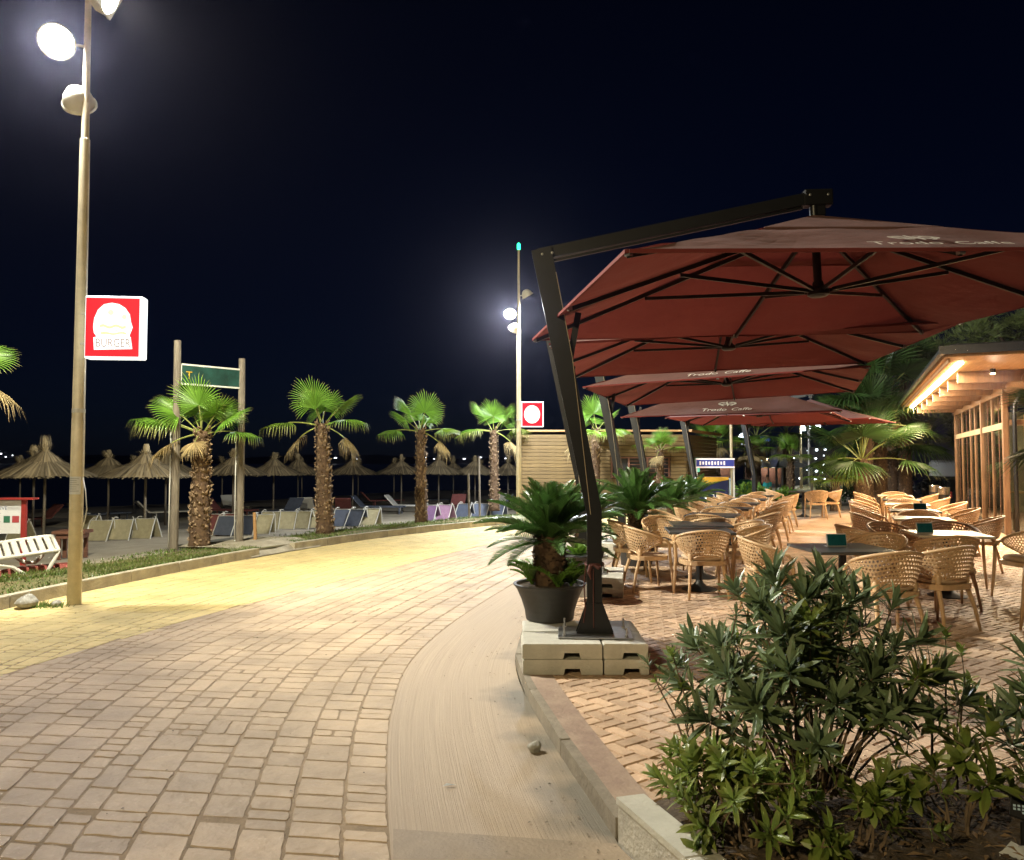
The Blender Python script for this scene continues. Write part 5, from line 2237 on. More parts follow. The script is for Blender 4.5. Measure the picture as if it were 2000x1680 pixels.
# weeds at the foot
mb = MB()
rw = random.Random(4)
for k in range(160):
    x, y = -5.42 + rw.gauss(0, .12), 9.02 + rw.gauss(0, .06)
    a = rw.uniform(0, 6.28)
    h = rw.uniform(.02, .08)
    mb.add([(x - .006, y, ZP), (x + .006, y, ZP), (x + math.cos(a) * .04, y + math.sin(a) * .04, ZP + h)], [(0, 1, 2)], 0, [(0, 0), (0, 0), (0, .6)])
tag(mb.build('weeds', M_grass), 'green weeds growing at the foot of the lamp post', 'weeds', kind='stuff')
# lump of rubble and litter on the broomed strip
bm = bmesh.new()
bmesh.ops.create_icosphere(bm, subdivisions=3, radius=.036)
for v in bm.verts:
    v.co *= 1 + .22 * math.sin(v.co.x * 90) * math.sin(v.co.y * 70 + 1) + .12 * math.sin(v.co.z * 120)
    v.co.x *= 1.1
me = bpy.data.meshes.new('rubble')
bm.to_mesh(me)
bm.free()
me.materials.append(M_stone)
tag(link('rubble_lump', me, None, (.13, 4.55, ZP + .02)), 'lump of broken mortar lying beside the terrace kerb', 'stone')
o = MB().add([(0, 0, 0), (.05, .005, .006), (.07, .02, .0), (.02, .02, .008)], [(0, 1, 2, 3)]).build('paper_scrap', M_paper, loc=(-.36, 4.05, ZP + .004))
tag(o, 'small white paper scrap lying on the broomed concrete', 'litter')

# lights and coast far across the water
cs = MB()
rc = random.Random(8)
vs, fs = [], []
for k in range(60):
    x = -1500 + k * 34
    y = 1500 + 60 * math.sin(k * .35)
    h = 6 + 9 * abs(math.sin(k * .23)) + rc.uniform(0, 3)
    vs += [(x, y, -1.2), (x, y + 60, h)]
fs = [(2 * k, 2 * k + 2, 2 * k + 3, 2 * k + 1) for k in range(59)]
cs.add(vs, fs)
struct('hills', cs, mat('far_coast', (.004, .006, .008), 1))
LP = [(-985, 26), (-975, 20), (-962, 23), (-950, 18), (-380, 14), (-340, 18), (-300, 16), (-172, 16), (-166, 18), (-150, 16), (-92, 16), (-60, 19), (-40, 15), (-35, 18), (-12, 17), (-5, 17)]
for k, (x, z) in enumerate(LP):
    o = MB().box((0, 0, 0), (rc.uniform(2, 6), 1, rc.uniform(1.5, 3))).build('shore_lamp', E_shore, loc=(x, 1480, z - 8))
    tag(o, 'white pinprick of light on the far shore across the bay', 'light', 'pinpricks of light on the far shore')

# ------------------------------------------------------------------ wooden kiosk
KX, KY, KH, KWD = .32, 26.9, 2.80, 5.75
kz = -.12
kk = thing('wooden_kiosk', 'low kiosk clad in horizontal pine planks behind the umbrella posts', 'kiosk', (KX, KY, kz), R(-1.5))
MB().box((KWD / 2, 2.2, KH / 2 - .05), (KWD - .12, 4.2, KH - .12)).build('core', M_black, kk)
PH = .128
rows_ = int(KH / PH)
ME_pl = {}


def plank(x0, x1, z, y=0.0):
    w = x1 - x0
    k = round(w, 3)
    if k not in ME_pl:
        ME_pl[k] = MB().box((0, 0, 0), (w, .03, PH - .010), bev=.008).mesh('plank', M_pine)
    o = link('plank', ME_pl[k], kk, ((x0 + x1) / 2, -.02 + y + random.uniform(-.004, .004), z))
    return o


for r in range(rows_):
    z = PH / 2 + r * PH
    plank(0, 3.12, z)
    plank(5.20, KWD, z)
    if z > 1.90 or z < 1.18:
        plank(3.13, 5.19, z)
mb = MB()
mb.box((4.16, .05, 1.20), (2.06, .42, .05))
mb.box((4.16, .02, 1.88), (2.06, .12, .05))
for z in (1.36, 1.5, 1.64, 1.76):
    mb.box((4.5, .03, z), (1.4, .03, .025))
for x in (3.16, 3.75, 4.4, 5.15):
    mb.box((x, .0, 1.54), (.06, .06, .64))
mb.build('serving_hatch', M_brown, kk)
MB().box((KWD / 2 - .02, -.02, KH + .015), (KWD + .12, .16, .07), bev=.01).build('fascia', M_soffit, kk)
MB().box((KWD / 2, 2.2, KH + .02), (KWD, 4.2, .06)).build('roof', M_black, kk)
# side turned to the path
sd = MB()
ux, uy = math.sin(R(27)), math.cos(R(27))
for r in range(rows_):
    z = PH / 2 + r * PH
    L = 4.2
    mbk = MB()
    mbk.bar((0, 0, 0), (ux * L, uy * L, 0), .03, PH - .012)
    mbk.build('plank', M_pine, kk, loc=(KWD + .02, .0, z))
mb = MB()
mb.bar((KWD + .05, -.05, KH + .02), (KWD + .05 + ux * 4.4, -.05 + uy * 4.4, KH + .02), .3, .08)
mb.build('side_fascia', M_soffit, kk)
MB().box((KWD + .62, 1.02, 1.62), (.03, .34, .5), rz=-R(27)).build('lit_panel', E_mint, kk)

# stall banner, freezer and things along the far path
sb = thing('stall_banner', 'blue stall banner with white and red lettering beyond the kiosk', 'banner', (6.95, 26.3, 0), R(-8))
MB().box((0, 0, 1.57), (1.25, .05, .24)).build('band', E_ban, sb)
for z in (1.71, 1.43):
    MB().box((0, 0, z), (1.29, .07, .05)).build('edge_strip', E_ban2, sb)
for s in (-.62, .62):
    MB().box((s, .04, .85), (.05, .05, 1.7)).build('post', M_whitem, sb)
mb = MB()
for k in range(9):
    mb.box((-.5 + k * .10, -.028, 1.57), (.055, .004, .10 if k % 2 else .13))
mb.build('lettering', E_ban2, sb)
fz = thing('ice_cream_freezer', 'navy ice cream freezer with a yellow top and white letters', 'freezer', (6.05, 23.3, ZP), R(-10))
MB().box((0, 0, .62), (.92, .62, 1.24), bev=.02).build('body', M_navy, fz)
mb = MB()
mb.add([(-.462, -.314, 1.06), (-.462, -.314, .86), (-.33, -.314, .93), (-.18, -.314, 1.02), (0, -.314, 1.03), (.25, -.314, 1.12), (.462, -.314, 1.16), (.462, -.314, 1.24), (-.462, -.314, 1.24)], [(0, 1, 2, 3, 4, 5, 6, 7, 8)])
mb.build('yellow_band', M_ylw, fz)
for ch_, dx_ in (('U', .07), ('M', .21)):
    o = link('letter', text_mesh(ch_, .16, M_txtw), fz, (dx_, -.3145, .62))
    o.rotation_euler = (PI / 2, 0, 0)
MB().box((.50, -.1, .95), (.06, .3, .5), bev=.01).build('side_panel', M_ltblue, fz)
sp = thing('slim_post', 'slim olive post beyond the freezer', 'post', (8.05, 28.2, ZP))
MB().tube([(0, 0, 0), (0, 0, 3.2)], .055, 10).build('shaft', M_pole, sp, smooth=True)
MB().lathe([(.11, 0), (.11, .03), (.06, .05)], 10).build('foot_plate', M_pole, sp)
gb = thing('green_bin', 'dark green wheeled bin near the seated people', 'bin', (9.55, 31.5, ZP), R(5))
MB().lathe([(.27, .06), (.33, .80), (.36, .82), (.36, .90), (.20, .97)], 4, M=Matrix.Rotation(PI / 4, 3, 'Z')).build('body', M_green, gb)
for s in (-1, 1):
    MB().lathe([(.09, -.03), (.09, .03)], 12, (s * .2, .2, .09), M=Matrix.Rotation(PI / 2, 3, 'Y')).build('wheel', M_rubber, gb)


def person(loc, rz_, label, shirt, trousers, lean=0.0):
    """seated figure grown from a skeleton"""
    t = thing('person', label, 'person', loc, rz_)

    def skin(name, V, E_, rad, m, lv=1):
        me = bpy.data.meshes.new(name)
        me.from_pydata(V, E_, [])
        me.materials.append(m)
        o = link(name, me, t)
        sk = o.modifiers.new('skin', 'SKIN')
        for i, r_ in enumerate(rad):
            me.skin_vertices[0].data[i].radius = r_ if isinstance(r_, tuple) else (r_, r_)
        me.skin_vertices[0].data[0].use_root = True
        ss = o.modifiers.new('sub', 'SUBSURF')
        ss.levels = ss.render_levels = lv
        return o
    V = [(0, 0, .50), (0, -.01, .68), (0, -.02, .88), (0, -.02, .99), (0, .0, 1.10), (0, .015, 1.20),
         (.17, -.02, .92), (.22, .04, .70), (.14, .22, .60), (.10, .30, .60),
         (-.17, -.02, .92), (-.22, .04, .70), (-.14, .22, .60), (-.10, .30, .60),
         (.10, .02, .48), (.12, .40, .50), (.12, .42, .08), (.12, .54, .03),
         (-.10, .02, .48), (-.12, .40, .50), (-.12, .42, .08), (-.12, .54, .03)]
    E_ = [(0, 1), (1, 2), (2, 3), (3, 4), (4, 5), (2, 6), (6, 7), (7, 8), (8, 9), (2, 10), (10, 11), (11, 12), (12, 13), (0, 14), (14, 15), (15, 16), (16, 17), (0, 18), (18, 19), (19, 20), (20, 21)]
    rad = [(.15, .11), (.14, .10), (.15, .10), .052, (.075, .09), (.07, .085), .055, .042, .034, .028, .055, .042, .034, .028, .085, .07, .045, .035, .085, .07, .045, .035]
    skin('body', V, E_, rad, M_skin, 2)
    V2 = [(0, 0, .52), (0, -.01, .68), (0, -.02, .90), (.17, -.02, .92), (.215, .035, .74), (-.17, -.02, .92), (-.215, .035, .74)]
    skin('shirt', V2, [(0, 1), (1, 2), (2, 3), (3, 4), (2, 5), (5, 6)], [(.165, .125), (.155, .115), (.162, .112), .068, .058, .068, .058], shirt, 2)
    V3 = [(0, 0, .48), (.10, .02, .47), (.12, .40, .50), (.12, .42, .12), (-.10, .02, .47), (-.12, .40, .50), (-.12, .42, .12)]
    skin('trousers', V3, [(0, 1), (1, 2), (2, 3), (0, 4), (4, 5), (5, 6)], [(.15, .12), .10, .085, .06, .10, .085, .06], trousers, 2)
    V4 = [(0, -.025, 1.16), (0, -.02, 1.22), (0, .02, 1.245)]
    skin('hair', V4, [(0, 1), (1, 2)], [(.075, .07), (.082, .075), (.07, .05)], M_hair, 2)
    MB().box((0, .0, .19), (.40, .38, .38), bev=.02).build('stool', M_grey, None, loc=loc, rz=rz_)
    return t


person((11.15, 33.6, -.22), R(115), 'person in a turquoise shirt and dark trousers sitting beyond the terrace', M_turq, M_trous)
person((10.35, 33.2, -.25), R(-40), 'person in a red top and grey-blue trousers sitting near the green bin', M_redsh, M_jeans)
for o in [q for q in COL.objects if q.name.startswith('stool')]:
    tag(o, 'low grey stool under the person in %s' % ('turquoise' if o.location.x > 10.8 else 'red'), 'stool', 'low stools beyond the terrace')

gz_ = thing('gazebo', 'small white peaked gazebo beyond the seated people', 'gazebo', (13.4, 38.5, -.4), R(20))
mb = MB()
mb.add([(-1.1, -1.1, 1.75), (1.1, -1.1, 1.75), (1.1, 1.1, 1.75), (-1.1, 1.1, 1.75), (0, 0, 2.35)], [(0, 1, 4), (1, 2, 4), (2, 3, 4), (3, 0, 4)])
mb.build('roof', M_van, gz_)
for sx in (-1, 1):
    for sy in (-1, 1):
        MB().box((sx * 1.05, sy * 1.05, .87), (.08, .08, 1.75)).build('post', M_white, gz_)
rsg = thing('round_sign', 'round white lit sign with a blue mark among the far palms', 'sign', (12.1, 40, 0))
Mr = Matrix.Rotation(PI / 2, 3, 'X')
MB().lathe([(.32, -.04), (.32, .04)], 28, (0, 0, 2.82), M=Mr).build('disc', E_round, rsg)
mb = MB()
mb.box((.0, -.045, 2.88), (.06, .01, .30))
mb.box((.02, -.046, 2.80), (.28, .01, .06))
mb.box((-.03, -.047, 2.68), (.2, .01, .05))
mb.build('mark', E_bluesg, rsg)
MB().tube([(0, .06, 0), (0, .06, 2.8)], .05, 8).build('post', M_post, rsg)
bsg = thing('blue_sign', 'small dim blue lit sign high among the far palms', 'sign', (13.2, 40, 0))
MB().box((0, 0, 2.83), (.5, .06, .26), bev=.02).build('panel', E_bluesg, bsg)
MB().box((-.1, -.035, 2.83), (.1, .01, .04)).build('mark', E_round, bsg)
MB().tube([(.15, .05, 0), (.15, .05, 2.75)], .04, 8).build('post', M_post, bsg)

# far street lamps and the lit shop front
for k, (x, y, h, m, en, lab) in enumerate(((17.1, 45.5, 4.05, M_pole, 500, 'far cream street lamp whose head shows under the last umbrella'), (19.3, 50.0, 4.9, M_steel, 500, 'far grey street lamp beside the cream one'))):
    t = thing('street_lamp', lab, 'street lamp', (x, y, -.2), 0, 'far street lamps')
    MB().tube([(0, 0, 0), (0, 0, h)], [.09, .06], 8).build('pole', m, t, smooth=True)
    MB().box((.18, -.1, h), (.5, .2, .09), bev=.02).build('lamp_head', M_lamp, t)
    MB().box((.2, -.1, h - .05), (.36, .14, .02)).build('lens', E_lampb, t)
    ld = bpy.data.lights.new('street_lamp_beam', 'SPOT')
    ld.energy = en
    ld.color = (.95, 1.0, .95)
    ld.spot_size = R(160)
    ld.spot_blend = .4
    ld.shadow_soft_size = .15
    lo = bpy.data.objects.new('street_lamp_beam', ld)
    COL.objects.link(lo)
    lo.parent = t
    lo.location = (.2, -.1, h - .1)
sf = thing('shop_front', 'far shop front with bright white lamps at the end of the path', 'shop', (21.5, 56, -.3), R(-15))
MB().box((0, 1, 1.5), (5, 2, 3)).build('wall', M_black, sf)
rl = random.Random(6)
for k in range(30):
    MB().box((-1.6 + (k % 6) * .55 + rl.uniform(-.1, .1), -.02, .6 + (k // 6) * .55 + rl.uniform(-.1, .2)), (rl.uniform(.05, .20), .03, rl.uniform(.05, .14))).build('lit_pane', E_cool if k % 3 else E_round, sf)
fl = thing('far_floodlights', 'pair of far white floodlights above the shop front', 'lights', (21.9, 56.5, -.3))
MB().tube([(0, 0, 0), (0, 0, 4.6)], .06, 8).build('pole', M_steel, fl)
for s in (-.5, .1, .6):
    MB().box((s, -.05, 4.5 + s * .2), (.35, .15, .35)).build('floodlight', E_cool, fl)

for k, (x, y, lab) in enumerate(((14.9, 45.0, 'far stall hung with small white lamps left of the cream street lamp'), (11.4, 44.0, 'far stall hung with small white lamps behind the green bin'))):
    t = thing('lit_stall', lab, 'stall', (x, y, -.3), R(-12), 'far lit stalls')
    MB().box((0, .6, 1.1), (2.4, 1.2, .9)).build('counter', M_brown, t)
    MB().box((0, .4, 2.15), (2.8, 1.8, .08)).build('awning', M_black, t)
    for q in range(9):
        MB().box((-1.2 + q * .3, -.45, 2.02 + .06 * math.sin(q * 2.1)), (.09, .06, .09)).build('bulb', E_cool if q % 2 else E_bulb, t)
    for q in range(5):
        MB().box((-.9 + q * .42, -.02, 1.65), (.2, .06, .14)).build('shelf_goods', (M_redsh, M_turq, M_ylw, M_white, M_green)[q], t)
    ld = bpy.data.lights.new('stall_light', 'POINT')
    ld.energy = 24
    ld.color = (.95, .98, 1.0)
    ld.shadow_soft_size = .2
    lo = bpy.data.objects.new('stall_light', ld)
    COL.objects.link(lo)
    lo.parent = t
    lo.location = (0, -.6, 1.9)

# ------------------------------------------------------------------ restaurant
rs_ = thing('restaurant', 'timber and glass restaurant with a lit overhanging roof', 'restaurant', (10.95, 17.0, 0), -R(23.8))
ZS = 3.42
MB().box((2.4, 2.7, ZS + .09), (8.0, 14.3, .10)).build('soffit', M_soffit, rs_)
MB().box((2.45, 2.7, ZS + .22), (7.9, 14.2, .12)).build('roof', M_black, rs_)
mb = MB()
mb.box((-1.66, 2.7, ZS + .13), (.09, 14.5, .13), bev=.03)
mb.build('gutter', M_inox, rs_)
mb = MB()
mb.box((2.4, -4.52, ZS + .16), (8.2, .05, .15))
mb.build('front_flashing', M_inox, rs_)
mb = MB()
mb.box((-1.52, 2.7, ZS + .02), (.035, 14.0, .11))
mb.build('eave_board', M_soffit, rs_)
for k in range(7):
    y = -1.9 + k * 1.75
    MB().box((-.33, y, ZS - .09), (1.60, .11, .23), bev=.006).build('rafter', M_larch, rs_)
MB().tube([(.12, -2.0, ZS - .16), (.12, 9.6, ZS - .16)], .15, 16).build('log_purlin', M_larch, rs_, smooth=True)
# lamp strip
MB().box((-1.27, 2.6, ZS + .016), (.09, 12.6, .024)).build('led_strip', E_led, rs_)
ld = bpy.data.lights.new('led_strip_light', 'AREA')
ld.shape = 'RECTANGLE'
ld.size, ld.size_y = .06, 12.6
ld.energy = 650
ld.color = (1.0, .76, .47)
lo = bpy.data.objects.new('led_strip_light', ld)
COL.objects.link(lo)
lo.parent = rs_
lo.location = (-1.27, 2.6, ZS - .003)
# spots under the porch roof
for (x, y, en) in ((-.55, -2.2, 520), (1.5, -3.2, 620), (3.6, -3.2, 620)):
    f = MB().lathe([(.05, .0), (.055, .03), (.05, .09), (.03, .09)], 12, (x, y, ZS - .055)).build('porch_spot', M_rib, rs_)
    MB().lathe([(.045, -.003), (.02, -.006)], 12, (x, y, ZS - .055)).build('lens', E_bulb, f)
    ld = bpy.data.lights.new('porch_spot_beam', 'SPOT')
    ld.energy = en
    ld.color = (1.0, .80, .56)
    ld.spot_size = R(150)
    ld.spot_blend = .6
    ld.shadow_soft_size = .06
    lo = bpy.data.objects.new('porch_spot_beam', ld)
    COL.objects.link(lo)
    lo.parent = rs_
    lo.location = (x, y, ZS - .08)
    lo.rotation_euler = (R(-24), R(-12), 0)
# posts of the glazed front
ys = [0.06, 1.7, 3.2, 4.5, 5.4, 7.2, 8.75]
for k, y in enumerate(ys):
    w = .16 if k in (0, 2, 6) else .10
    MB().box((-.01 if k in (0, 2) else 0, y, (ZS - .28) / 2), (w * .7, w, ZS - .28), bev=.008).build('post', M_larch, rs_)
MB().box((0, 4.4, 2.42), (.07, 8.7, .14)).build('transom', mat('pale_timber', (.3, .24, .16), .6, var=.15, scale=6), rs_)
MB().box((0, 4.4, ZS - .24), (.10, 8.7, .12)).build('head_beam', M_larch, rs_)
MB().box((0, 4.4, .06), (.10, 8.7, .12)).build('sill_beam', M_black, rs_)
for a, b in zip(ys, ys[1:]):
    MB().box((0, (a + b) / 2, 1.25), (.012, b - a - .1, 2.2)).build('glass_pane', M_glass, rs_)
    MB().box((0, (a + b) / 2, 2.82), (.012, b - a - .1, .66)).build('glass_pane', M_glass, rs_)
    if b - a > 1.0:
        n = int((b - a) / .75)
        for q in range(1, n):
            MB().box((.0, a + (b - a) * q / n, 1.62), (.022, .03, 3.0)).build('mullion', M_brown, rs_)
# front end wall facing the camera
for x in (.62, 1.9, 3.3, 4.8):
    MB().box((x, 0, (ZS - .2) / 2), (.12, .12, ZS - .2), bev=.006).build('post', M_larch, rs_)
for a, b in ((.0, .62), (.62, 1.9), (1.9, 3.3), (3.3, 4.8)):
    MB().box(((a + b) / 2, .01, 1.25), (b - a - .12, .012, 2.3)).build('glass_pane', M_glass, rs_)
    MB().box(((a + b) / 2, .01, 2.86), (b - a - .12, .012, .62)).build('glass_pane', M_glass, rs_)
MB().box((2.4, 0, 2.48), (4.7, .08, .10)).build('transom', M_larch, rs_)
MB().box((.36, -.02, 1.35), (.05, .05, 2.6)).build('door_strip', M_ylw, rs_)
# room behind the glass
mb = MB()
mb.box((5.2, 4.5, 1.6), (.1, 9, 3.2))
mb.box((2.6, 8.95, 1.6), (5.1, .1, 3.2))
mb.build('inner_wall', mat('warm_inner_wall', (.30, .24, .16), .8, var=.2, scale=2), rs_)
MB().box((2.55, 4.5, .01), (5.1, 8.8, .02)).build('inner_floor', M_brown, rs_)
for k in range(4):
    MB().box((1.4 + (k % 2) * 1.8, 2.2 + (k // 2) * 3.5, .75), (.8, .8, .04)).build('inner_table', M_soffit, rs_)
for (x, y) in ((2.5, 2.5), (2.5, 6.2)):
    f = MB().lathe([(.10, 0), (.16, .03), (.16, .1), (.05, .18)], 14, (x, y, 2.75)).build('pendant_lamp', E_bulb, rs_)
    ld = bpy.data.lights.new('pendant_lamp_light', 'POINT')
    ld.energy = 60
    ld.color = (1.0, .72, .42)
    ld.shadow_soft_size = .12
    lo = bpy.data.objects.new('pendant_lamp_light', ld)
    COL.objects.link(lo)
    lo.parent = rs_
    lo.location = (x, y, 2.62)
mb = MB()
mb.tube([(.30, -.12, ZS - .02), (.28, -.12, ZS - .3), (.16, -.12, ZS - .55), (.14, -.12, 2.5), (.14, -.12, 1.0), (.14, -.12, .05)], .045, 8)
mb.build('downpipe', M_rib, rs_, smooth='all')
# steel ash bins by the glass
for k, (x, y, lab) in enumerate(((11.55, 20.6, 'stainless steel ash bin with a dark opening by the glass front'), (12.3, 22.4, 'taller stainless steel bin against the glass front, farther back'))):
    t = thing('ash_bin', lab, 'bin', (x, y, 0), 0, 'stainless steel bins by the glass front')
    MB().lathe([(.15, .02), (.15, .62)], 18).build('body', M_inox, t, smooth=True)
    MB().lathe([(.146, .62), (.146, .74)], 18).build('opening', M_black, t, smooth=True)
    MB().lathe([(.15, .74), (.15, .92), (.13, .93)], 18).build('hood', M_inox, t, smooth=True)


# ------------------------------------------------------------------ car, van
def car(loc, rz_, label, m, s=1.0):
    t = thing('parked_car', label, 'car', loc, rz_)
    # side profile in y,z; rear at -y
    pr = [(-2.0, .35), (-2.05, .62), (-1.98, .92), (-1.62, 1.36), (-1.2, 1.46), (.0, 1.47), (.55, 1.33), (1.05, .98), (1.95, .82), (2.08, .6), (2.05, .32)]
    mb = MB()
    n = len(pr)
    vs = []
    for sx in (-1, 1):
        for (y, z) in pr:
            w = .86 if z < .95 else .86 - .22 * (z - .95) / .5
            vs.append((sx * w, y, z))
    fs = [tuple(range(n)), tuple(range(2 * n - 1, n - 1, -1))] + [(i, n + i, n + (i + 1) % n, (i + 1) % n) for i in range(n)]
    mb.add(vs, fs)
    mb.build('body', m, t)
    mb = MB()
    mb.add([(-.66, -1.985, .97), (.66, -1.985, .97), (.56, -1.655, 1.335), (-.56, -1.655, 1.335)], [(0, 1, 2, 3)])
    mb.build('rear_window', M_cglass, t)
    for sx in (-1, 1):
        mb = MB()
        q = [(-1.45, 1.0), (.75, 1.0), (.35, 1.30), (-1.25, 1.36)]
        mb.add([(sx * (.862 - .22 * max(0, z - .95) / .5 + .004), y, z) for y, z in q], [(0, 1, 2, 3)])
        mb.build('side_window', M_cglass, t)
        MB().box((sx * .74, -2.03, .80), (.16, .06, .24), bev=.02).build('tail_light', M_red, t)
        MB().box((sx * .95, .55, 1.02), (.16, .10, .13), bev=.03).build('wing_mirror', M_car, t)
        for y in (-1.25, 1.3):
            wh = MB().lathe([(.20, -.1), (.31, -.1), (.325, -.06), (.325, .06), (.31, .1), (.20, .1)], 20, (sx * .78, y, .325), M=Matrix.Rotation(PI / 2, 3, 'Y')).build('wheel', M_rubber, t, smooth=True)
            MB().lathe([(.19, -.105), (.19, .105)], 14, (sx * .78, y, .325), M=Matrix.Rotation(PI / 2, 3, 'Y')).build('rim', M_steel, wh)
    MB().box((0, -2.07, .62), (.52, .02, .12)).build('number_plate', M_paper, t)
    MB().box((0, -2.06, .42), (1.62, .08, .16), bev=.03).build('bumper', m, t)
    return t


car((17.1, 30.2, -.40), R(-8), 'dark car parked behind the terrace chairs, rear showing', M_car)
vn = thing('parked_van', 'pale van in the dark beyond the parked car', 'van', (23.2, 39.5, -.5), R(-12))
MB().box((0, 0, 1.25), (1.95, 4.6, 1.9), bev=.12).build('body', M_van, vn)
MB().box((0, -2.305, 1.65), (1.5, .02, .6)).build('rear_window', M_cglass, vn)
for sx in (-1, 1):
    for y in (-1.4, 1.4):
        MB().lathe([(.2, -.1), (.33, -.1), (.33, .1), (.2, .1)], 16, (sx * .88, y, .33), M=Matrix.Rotation(PI / 2, 3, 'Y')).build('wheel', M_rubber, vn)
    MB().box((sx * .82, -2.31, 1.0), (.14, .04, .4)).build('tail_light', M_red, vn)
dl = thing('garden_lamp', 'small bright white lamp on a stand in the dark beside the van', 'lamp', (19.4, 39.0, -.4))
MB().tube([(0, 0, 0), (0, 0, 1.9)], .03, 6).build('stand', M_steel, dl)
MB().lathe([(.03, 1.88), (.10, 1.93), (.10, 2.0), (.03, 2.06)], 10).build('bulb', E_cool, dl)


# ------------------------------------------------------------------ pine, shrubs
def leaf_cloud(centres, n, size, seed, needle=False):
    rr = random.Random(seed)
    mb = MB()
    for _ in range(n):
        cx, cy, cz, r_ = rr.choice(centres)
        d = Vector((rr.gauss(0, 1), rr.gauss(0, 1), rr.gauss(0, 1))).normalized()
        p = Vector((cx, cy, cz)) + d * r_ * (rr.uniform(.55, 1.03) if rr.random() < .85 else rr.uniform(.1, .6))
        a = (d + Vector((rr.uniform(-.7, .7), rr.uniform(-.7, .7), rr.uniform(-.2, .9)))).normalized()
        b = a.cross(Vector((rr.uniform(-1, 1), rr.uniform(-1, 1), rr.uniform(-1, 1)))).normalized()
        L = size * rr.uniform(.6, 1.3)
        w = L * (.10 if needle else .26)
        if needle:
            for q in range(4):
                e = (a + Vector((rr.uniform(-.5, .5), rr.uniform(-.5, .5), rr.uniform(-.5, .5)))).normalized()
                mb.add([p - b * w * .4, p + b * w * .4, p + e * L], [(0, 1, 2)], 0, [(0, 0), (0, 0), (0, 1)])
        else:
            mb.add([p, p + a * L * .5 + b * w, p + a * L, p + a * L * .5 - b * w], [(0, 1, 2, 3)], 0, [(0, 0), (0, .5), (0, 1), (0, .5)])
    return mb


pn = thing('pine_tree', 'broad umbrella pine rising dark behind the restaurant roof', 'pine tree', (21.3, 31.5, -.4))
rp_ = random.Random(31)
cen = []
for k in range(64):
    a = rp_.uniform(0, 6.28)
    r_ = 4.6 * math.sqrt(rp_.random())
    cen.append((r_ * math.cos(a), r_ * math.sin(a) * .8, 6.9 + 1.1 * (1 - (r_ / 4.6) ** 2) - .35 * r_ * rp_.random() + rp_.uniform(-.9, .7), rp_.uniform(.55, .95)))
for k in range(14):
    cen.append((-3.2 + rp_.uniform(-1.6, 1.2), rp_.uniform(-1, 1), 3.6 + rp_.uniform(-.7, 1.2), rp_.uniform(.4, .7)))
mb = MB()
mb.tube([(0, 0, 0), (.2, .1, 3), (.1, 0, 5.5)], [.35, .28, .2], 12)
for k in range(0, 64, 5):
    c = cen[k]
    mb.tube([(.12, .05, 4.2), (c[0] * .5, c[1] * .5, c[2] - 1.2), (c[0], c[1], c[2])], [.14, .09, .03], 6)
for k in range(64, 78, 5):
    c = cen[k]
    mb.tube([(.15, .05, 3.2), (c[0] * .5, c[1] * .5, c[2] - .2), (c[0], c[1], c[2])], [.10, .06, .02], 6)
mb.build('trunk', M_trunk, pn, smooth='all')
tag(leaf_cloud(cen, 9000, .34, 5, True).build('crown', M_pneed, pn), kind='stuff')
shr = [(15.3, 31.5, 1.2, 'dark shrub behind the last chairs by the glass front'), (16.0, 33.5, 1.5, 'tall dark shrub left of the parked car'), (13.9, 31.6, 1.0, 'round dark shrub behind the low broad palm'), (9.9, 27.9, .55, 'small bright green shrub at the foot of the far palms'), (8.55, 27.3, .7, 'yellow-green bush beside the slim post'), (12.4, 30.2, .7, 'low shrub behind the young palm'), (17.6, 36, 1.8, 'dim tall shrub beyond the parked car')]
for k, (x, y, r_, lab) in enumerate(shr):
    t = thing('shrub', lab, 'shrub', (x, y, -.15), 0, 'shrubs beyond the terrace')
    rr = random.Random(k)
    cc = [(rr.uniform(-.5, .5) * r_, rr.uniform(-.5, .5) * r_, r_ * rr.uniform(.3, 1.1), r_ * rr.uniform(.3, .5)) for _ in range(9)]
    MB().tube([(0, 0, 0), (0, 0, r_ * .8)], [.05, .02], 6).build('stem', M_stem, t)
    tag(leaf_cloud(cc, 900, .16, k + 50).build('foliage', M_cycl if k in (3, 4) else M_shrub, t), kind='stuff')

# ------------------------------------------------------------------ oleander and pittosporum in the bed
LEAF_D = leaf_mesh(.13, .0135, None).mesh('leaf', M_leafd)
LEAF_L = leaf_mesh(.105, .0125, None, .2, .25).mesh('leaf', M_leafl)
LEAF_R = leaf_mesh(.085, .021, None, .25, .3).mesh('leaf', M_leafl)


